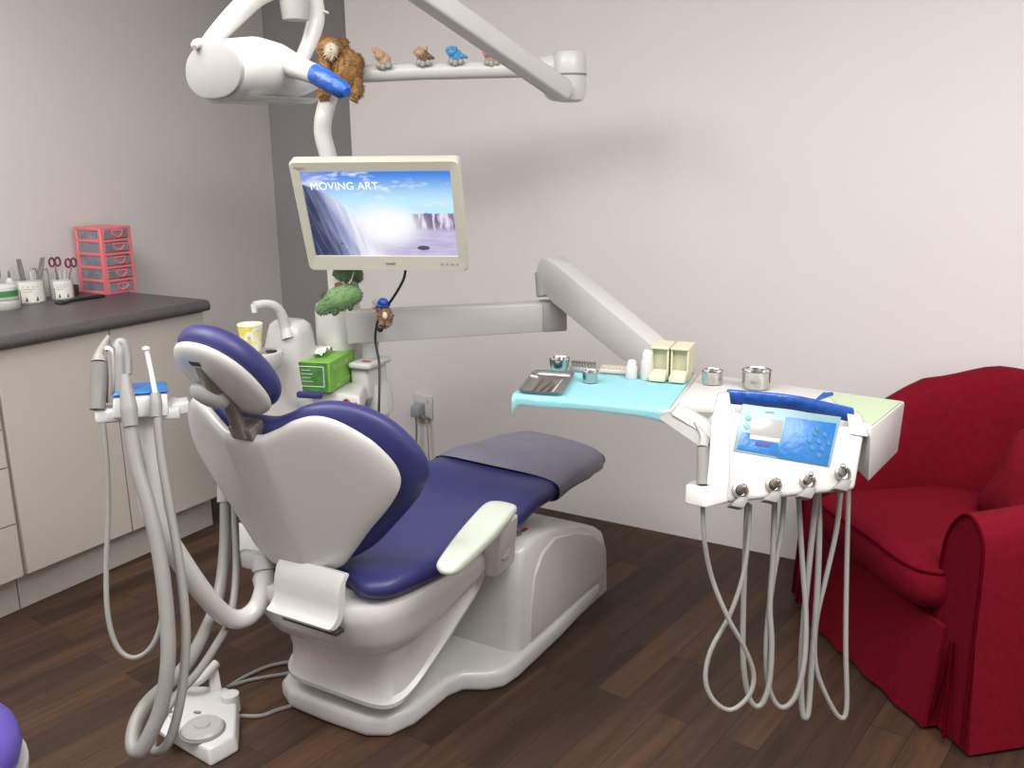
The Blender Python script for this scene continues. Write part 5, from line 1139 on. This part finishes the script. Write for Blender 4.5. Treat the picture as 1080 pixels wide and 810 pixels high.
# tools and their hoses
ts = MB(); ts.tube([(-1.6723, 1.1503, 0.9537), (-1.6854, 1.1687, 1.0023), (-1.6933, 1.1825, 1.0449)], [0.0155, 0.0165, 0.017], 14); ts = ts.build('syringe', 'midgrey', ah, 60)
b = MB(); b.tube([(-1.6933, 1.1825, 1.0449), (-1.6978, 1.1900, 1.0591), (-1.6976, 1.2013, 1.0771), (-1.6957, 1.2137, 1.0952)], [0.017, 0.012, 0.008, 0.004], 12); b.build('nozzle', 'hose', ts, 60)
b = MB(); b.tube([(-1.6850, 1.1953, 1.0513), (-1.6834, 1.2006, 1.0665), (-1.6791, 1.2009, 1.0589), (-1.6716, 1.1909, 1.0092), (-1.6693, 1.1783, 0.9615)], [0.010, 0.013, 0.012, 0.010, 0.009], 12); b.build('saliva_tool', 'steel_dull', ah, 60)
b = MB(); b.tube([(-1.6495, 1.1872, 0.9517), (-1.6623, 1.2020, 1.0078), (-1.6739, 1.2148, 1.0547), (-1.6790, 1.2236, 1.0748), (-1.6724, 1.2281, 1.0766), (-1.6622, 1.2257, 1.0477), (-1.6524, 1.2163, 1.0161)], [0.010, 0.012, 0.015, 0.013, 0.011, 0.010, 0.008], 12); b.build('scaler', 'hose_dark', ah, 60)
b = MB(); b.tube([(-1.5716, 1.1497, 0.9316), (-1.5830, 1.1582, 0.9636), (-1.5943, 1.1664, 0.9938), (-1.6062, 1.1758, 1.0299)], [0.0145, 0.017, 0.014, 0.008], 14); b.build('suction_handle', 'hose_dark', ah, 60)
b = MB(); b.tube([(-1.5582, 1.2020, 0.9400), (-1.5665, 1.2109, 0.9669), (-1.5737, 1.2178, 0.9845)], [0.0115, 0.0125, 0.010], 14); b.build('ejector_handle', 'hose_dark', ah, 60)
b = MB(); b.tube([(-1.5734, 1.2174, 0.9826), (-1.5931, 1.2286, 1.0201), (-1.6083, 1.2359, 1.0552), (-1.6133, 1.2368, 1.0686)], [0.0055, 0.0052, 0.0052, 0.006], 12); b.ell((-1.6135, 1.2372, 1.0705), (0.008, 0.008, 0.006)); b.build('ejector_tip', 'white2', ah, 60)
hose([(-1.6504, 1.1444, 0.9299), (-1.6297, 1.1270, 0.8487), (-1.6127, 1.1043, 0.7567), (-1.5943, 1.0717, 0.6489), (-1.5717, 1.0474, 0.5606), (-1.5480, 1.0436, 0.4993), (-1.5217, 1.0583, 0.4760), (-1.5010, 1.0875, 0.4927), (-1.5017, 1.1203, 0.5449), (-1.5207, 1.1472, 0.6346), (-1.5607, 1.1675, 0.7446), (-1.5929, 1.1817, 0.8382), (-1.6276, 1.1879, 0.9094)], 0.0055, 'hose', 'hose', ah)
hose([(-1.5783, 1.1534, 0.9377), (-1.5489, 1.1360, 0.8593), (-1.5097, 1.1241, 0.7799), (-1.4704, 1.1073, 0.6831), (-1.4383, 1.0838, 0.5786), (-1.4182, 1.0588, 0.4933), (-1.4160, 1.0314, 0.4153), (-1.4248, 1.0054, 0.3646), (-1.4386, 0.9880, 0.3326), (-1.4672, 0.9951, 0.3330), (-1.4911, 1.0232, 0.3549), (-1.5080, 1.0662, 0.3723), (-1.5411, 1.1399, 0.3633), (-1.5995, 1.2435, 0.3441), (-1.6865, 1.3691, 0.3352), (-1.7483, 1.4740, 0.3686), (-1.7920, 1.5468, 0.4604), (-1.8292, 1.5995, 0.5934)], 0.0150, 'hose', 'suction_hose', ah)
hose([(-1.5565, 1.2030, 0.9399), (-1.5329, 1.1840, 0.8678), (-1.4951, 1.1627, 0.7591), (-1.4576, 1.1415, 0.6515), (-1.4270, 1.1167, 0.5453), (-1.4118, 1.0885, 0.4587), (-1.4053, 1.0608, 0.3914), (-1.4146, 1.0383, 0.3333), (-1.4394, 1.0280, 0.3073), (-1.4664, 1.0362, 0.3079), (-1.4845, 1.0674, 0.3288), (-1.5132, 1.1391, 0.3452), (-1.5617, 1.2389, 0.3339), (-1.6208, 1.3477, 0.3337), (-1.6867, 1.4544, 0.3408), (-1.7462, 1.5384, 0.4208), (-1.8010, 1.6017, 0.5847)], 0.0095, 'hose', 'ejector_hose', ah)
b = MB(); b.tube([(-1.8263, 1.5941, 0.5692), (-1.8373, 1.6127, 0.6142)], [0.022, 0.024], 14); b.tube([(-1.7974, 1.6003, 0.5726), (-1.8099, 1.6165, 0.6126)], [0.014, 0.016], 12); b.build('hose_connector', 'greyplastic', ah, 60)
b = MB(); b.hexa([(-1.8844, 1.6223, 0.5784), (-1.8185, 1.6146, 0.5824), (-1.8654, 1.6772, 0.5637), (-1.9323, 1.6845, 0.5603)], [(-1.8833, 1.6366, 0.6254), (-1.8156, 1.6305, 0.6310), (-1.8668, 1.6910, 0.6139), (-1.9334, 1.6980, 0.6087)], 0.004); b.build('hose_manifold', 'white2', ah)
b = MB(); b.tube([(-1.7846, 1.5973, 0.5362), (-1.7787, 1.6253, 0.5381)], [0.018, 0.022], 14); b.build('valve_knob', 'greyplastic', ah)

# ------------------------------------------------------------------ foot control on the floor
fc = thing('foot_control', 'white foot control with a round grey pedal on the dark floor', 'foot control', (-1.77, 1.42, 0))
fo = [(-1.8299, 1.3428, 0.0000), (-1.6568, 1.3242, 0.0000), (-1.6435, 1.4042, 0.0000), (-1.7490, 1.5114, 0.0000), (-1.8353, 1.5590, 0.0000), (-1.9564, 1.5062, 0.0000), (-1.9622, 1.4153, 0.0000), (-1.9050, 1.3508, 0.0000)]
cxy = sum((V(*p) for p in fo), V(0, 0, 0)) / len(fo)
def sc_(k, z): return [V(cxy.x + (p[0] - cxy.x) * k, cxy.y + (p[1] - cxy.y) * k, z) for p in fo]
b = MB(); b.hexa(sc_(1.0, 0.0), sc_(0.93, 0.045), 0.008, 3); b.build('housing', 'white', fc, 40)
pc0 = V(*(-1.7393, 1.3790, 0.0450))
b = MB(); b.lathe([(0.052, 0), (0.052, 0.010), (0.046, 0.016), (0.020, 0.017), (0.018, 0.022), (0, 0.023)], Matrix.Translation((pc0.x, pc0.y, 0.043)), 32); b.build('pedal_disc', 'greyplastic', fc, 40)
b = MB(); b.lathe([(0.057, 0), (0.057, 0.003), (0.0, 0.003)], Matrix.Translation((pc0.x, pc0.y, 0.0435)), 32); b.build('disc_recess', 'midgrey', fc, 40)
b = MB(); a0 = V(*(-1.9276, 1.4540, 0.0900)); a1 = V(*(-1.8784, 1.5555, 0.1000)); am = V(*(-1.8734, 1.4833, 0.0850))
b.tube([V(*(-1.9745, 1.4661, 0.0750)), a0, am, a1], [0.006, 0.009, 0.011, 0.013], 12); b.build('carry_handle', 'white', fc, 60)
b = MB(); b.hexa([V(*p) for p in ((-1.8538, 1.5030, 0.0400), (-1.8293, 1.5273, 0.0400), (-1.8562, 1.5385, 0.0400), (-1.8776, 1.5211, 0.0400))], [V(*p) for p in ((-1.8801, 1.5364, 0.0950), (-1.8694, 1.5535, 0.0950), (-1.8853, 1.5612, 0.0950), (-1.8975, 1.5487, 0.0950))], 0.003); b.build('handle_post', 'white', fc)
c_ = V(*(-1.7814, 1.5107, 0.0500)); b = MB(); b.lathe([(0.024, 0), (0.023, 0.05), (0.014, 0.053), (0, 0.048)], Matrix.Translation((c_.x, c_.y, 0.012)), 22); b.build('side_switch', 'white', fc, 40)
b = MB(); b.hexa([V(*p) for p in ((-1.8390, 1.3207, 0.0460), (-1.7619, 1.2976, 0.0460), (-1.8015, 1.3604, 0.0460), (-1.8743, 1.3855, 0.0460))], [V(*p) for p in ((-1.8218, 1.3138, 0.0560), (-1.7598, 1.3000, 0.0560), (-1.7930, 1.3484, 0.0560), (-1.8508, 1.3671, 0.0560))], 0.003); b.build('side_pedal', 'white2', fc)
for px, py in ((163, 753), (178, 750), (208, 751)):
    MB().box(V(*P0z(px, py, .048)), (0.018, 0.008, 0.002), rz=20).build('pedal_mark', 'midgrey', fc)
for k, pts in enumerate(([(-1.8833, 1.5906, 0.0060), (-1.8793, 1.6656, 0.0060), (-1.8529, 1.7447, 0.0060), (-1.7736, 1.8195, 0.0060), (-1.7105, 1.8310, 0.0060)], [(-1.8836, 1.5978, 0.0050), (-1.8550, 1.6528, 0.0050), (-1.7934, 1.7217, 0.0050), (-1.7271, 1.7882, 0.0050)], [(-1.7539, 1.5098, 0.0050), (-1.7029, 1.5387, 0.0050), (-1.6806, 1.5863, 0.0050), (-1.6381, 1.6513, 0.0050)])):
    MB().tube(pts, 0.0055, 8).build('cable', 'hose', fc)

# ------------------------------------------------------------------ operator's stool at the lower left corner
sc0 = V(-1.62, 0.66, 0)
so2 = thing('operator_stool', 'round purple stool seat poking into the lower left corner', 'stool', sc0)
MB().lathe([(0.0, 0.40), (0.15, 0.40), (0.178, 0.415), (0.185, 0.44), (0.178, 0.468), (0.15, 0.485), (0.0, 0.49)], Matrix.Translation(sc0), 40).build('seat', 'purple', so2, 60)
MB().lathe([(0.17, 0.385), (0.19, 0.392), (0.19, 0.404), (0, 0.404)], Matrix.Translation(sc0), 36).build('seat_rim', 'greyplastic', so2)
MB().lathe([(0.03, 0.07), (0.03, 0.22), (0.022, 0.225), (0.022, 0.385)], Matrix.Translation(sc0), 20).build('gas_column', 'steel_dull', so2)
for k in range(5):
    a_ = 2 * PI * k / 5 + 2.2; d_ = V(math.cos(a_), math.sin(a_), 0)
    lg = MB().tube([sc0 + V(0, 0, 0.085), sc0 + d_ * 0.12 + V(0, 0, 0.08), sc0 + d_ * 0.23 + V(0, 0, 0.06)], [0.02, 0.018, 0.014], 10).build('leg', 'midgrey', so2)
    MB().tube([sc0 + d_ * 0.23 + V(-d_.y, d_.x, 0) * 0.012 + V(0, 0, 0.025), sc0 + d_ * 0.23 - V(-d_.y, d_.x, 0) * 0.012 + V(0, 0, 0.025)], 0.025, 16).build('caster', 'black', lg)

# ------------------------------------------------------------------ red armchair
SFO = V(-0.366, 2.580, 0); wv = V(-0.675, 0.738, 0).normalized(); bv = V(0.738, 0.675, 0).normalized()
def S(w, b_, z): return SFO + wv * w + bv * b_ + V(0, 0, z)
sf = thing('armchair', 'red slipcovered tub armchair against the back wall', 'armchair', S(0, 0.33, 0))
HW, BD, TH = 0.412, 0.665, 0.145
path = []
for k in range(6): path.append((-HW, 0.02 + 0.23 * k / 5))
for k in range(1, 24):
    a_ = PI * k / 24; c_, s_ = math.cos(a_), math.sin(a_)
    path.append((-HW * math.copysign(abs(c_) ** 0.85, c_), 0.25 + (BD - 0.25) * abs(s_) ** 0.85))
for k in range(6): path.append((HW, 0.25 - 0.23 * k / 5))
rings = []; cen = (0, 0.25)
N = len(path)
for i, (w, b_) in enumerate(path):
    p0, p1 = path[max(i - 1, 0)], path[min(i + 1, N - 1)]
    tw_, tb_ = p1[0] - p0[0], p1[1] - p0[1]; l = math.hypot(tw_, tb_); nx, ny = tb_ / l, -tw_ / l   # left/right normal
    if nx * (cen[0] - w) + ny * (cen[1] - b_) < 0: nx, ny = -nx, -ny
    f_ = i / (N - 1); hgt = interp([(0, 0.605), (0.12, 0.615), (0.22, 0.67), (0.36, 0.79), (0.5, 0.815), (0.64, 0.812), (0.78, 0.765), (0.90, 0.66), (1, 0.605)], f_)
    sec = [(-0.025, 0.012), (-0.012, 0.15), (0.0, 0.30), (0.004, hgt - 0.10), (0.012, hgt - 0.045), (0.035, hgt - 0.010), (0.065, hgt), (0.098, hgt - 0.010), (0.122, hgt - 0.045), (TH, hgt - 0.11), (TH + 0.01, 0.40), (TH, 0.20), (TH, 0.012)]
    puff = 0.006 * math.sin(i * 1.7)
    rings.append([S(w + nx * (o_ + puff * (0 < k < 11) * 0.4), b_ + ny * (o_ + puff * 0.4), z_) for k, (o_, z_) in enumerate(sec)])
b = MB(); b.loft(rings); b.build('back_and_arms', 'red', sf, 50)
b = MB(); nW = 30; vs = []
fpts = [(w, z_) for w in [(-0.29 + 0.58 * k / nW) for k in range(nW + 1)] for z_ in (0.012, 0.12, 0.22, 0.30)]
ringsF = []
for k in range(nW + 1):
    w = -0.31 + 0.62 * k / nW
    ringsF.append([S(w, -0.022 + 0.004 * math.sin(k * 0.9), 0.012), S(w, -0.005, 0.16), S(w, 0.012, 0.29), S(w, 0.08, 0.31), S(w, 0.10, 0.012)])
b.loft(ringsF); b.build('front_skirt', 'red', sf, 50)
b = MB(); CO = [(-0.270, -0.03), (0, -0.045), (0.270, -0.03), (0.280, 0.2), (0.26, 0.40), (0.12, 0.52), (-0.12, 0.52), (-0.26, 0.40), (-0.280, 0.2)]; b.pad(CO, lambda a, c, n: S(a, c, n), lambda a, c: 0.375, lambda a, c: 0.075, lambda a, c: 0.072, (0, 0.22), power=10, nk=10, sub=5); b.build('seat_cushion', 'red', sf, 70)
b = MB()
for s_ in (-1, 1):
    for off in (0.004, TH - 0.003):
        w_ = s_ * (HW - off)
    arc = [S(s_ * (HW + 0.008), 0.008, 0.03), S(s_ * (HW - 0.002), 0.016, 0.30), S(s_ * (HW - 0.006), 0.018, 0.50), S(s_ * (HW - 0.018), 0.018, 0.567), S(s_ * (HW - 0.065), 0.018, 0.604), S(s_ * (HW - 0.115), 0.018, 0.567), S(s_ * (HW - TH), 0.018, 0.48), S(s_ * (HW - TH), 0.018, 0.30)]
    b.tube(arc, 0.0042, 8, 6)
    for dw in (-0.035, 0.03): b.tube([S(s_ * (HW - 0.07), 0.012, 0.27), S(s_ * (HW - 0.07 + dw * 0.4), 0.006, 0.15), S(s_ * (HW - 0.07 + dw), -0.004, 0.02)], 0.005, 8)
cr2 = [p for p in cr_spline([(q_[0] * 0.965, 0.22 + (q_[1] - 0.22) * 0.965, 0) for q_ in CO], 5, closed=True)]
b.tube([S(p.x, p.y, 0.422) for p in (cr2 + cr2[:1])], 0.0036, 8, 2)
b.build('piping', 'red_seam', sf, 60)
pw = PCF = frame(S(-0.155, 0.35, 0.570), wv * -1 + bv * -0.35, y=V(0, 0, 1) + bv * 0.45)
b = MB(); b.pad([(-0.17, -0.13), (0, -0.12), (0.17, -0.13), (0.16, 0), (0.17, 0.13), (0, 0.12), (-0.17, 0.13), (-0.16, 0)], lambda a, c, n: PCF @ V(a, c, n), lambda a, c: 0, lambda a, c: 0.06, lambda a, c: 0.05, (0, 0), power=2.2, nk=9, sub=4)
b.single('throw_pillow', 'red', 'red throw pillow leaning in the back corner of the red armchair', 'pillow', S(-0.155, 0.35, 0.47), sharp=80)
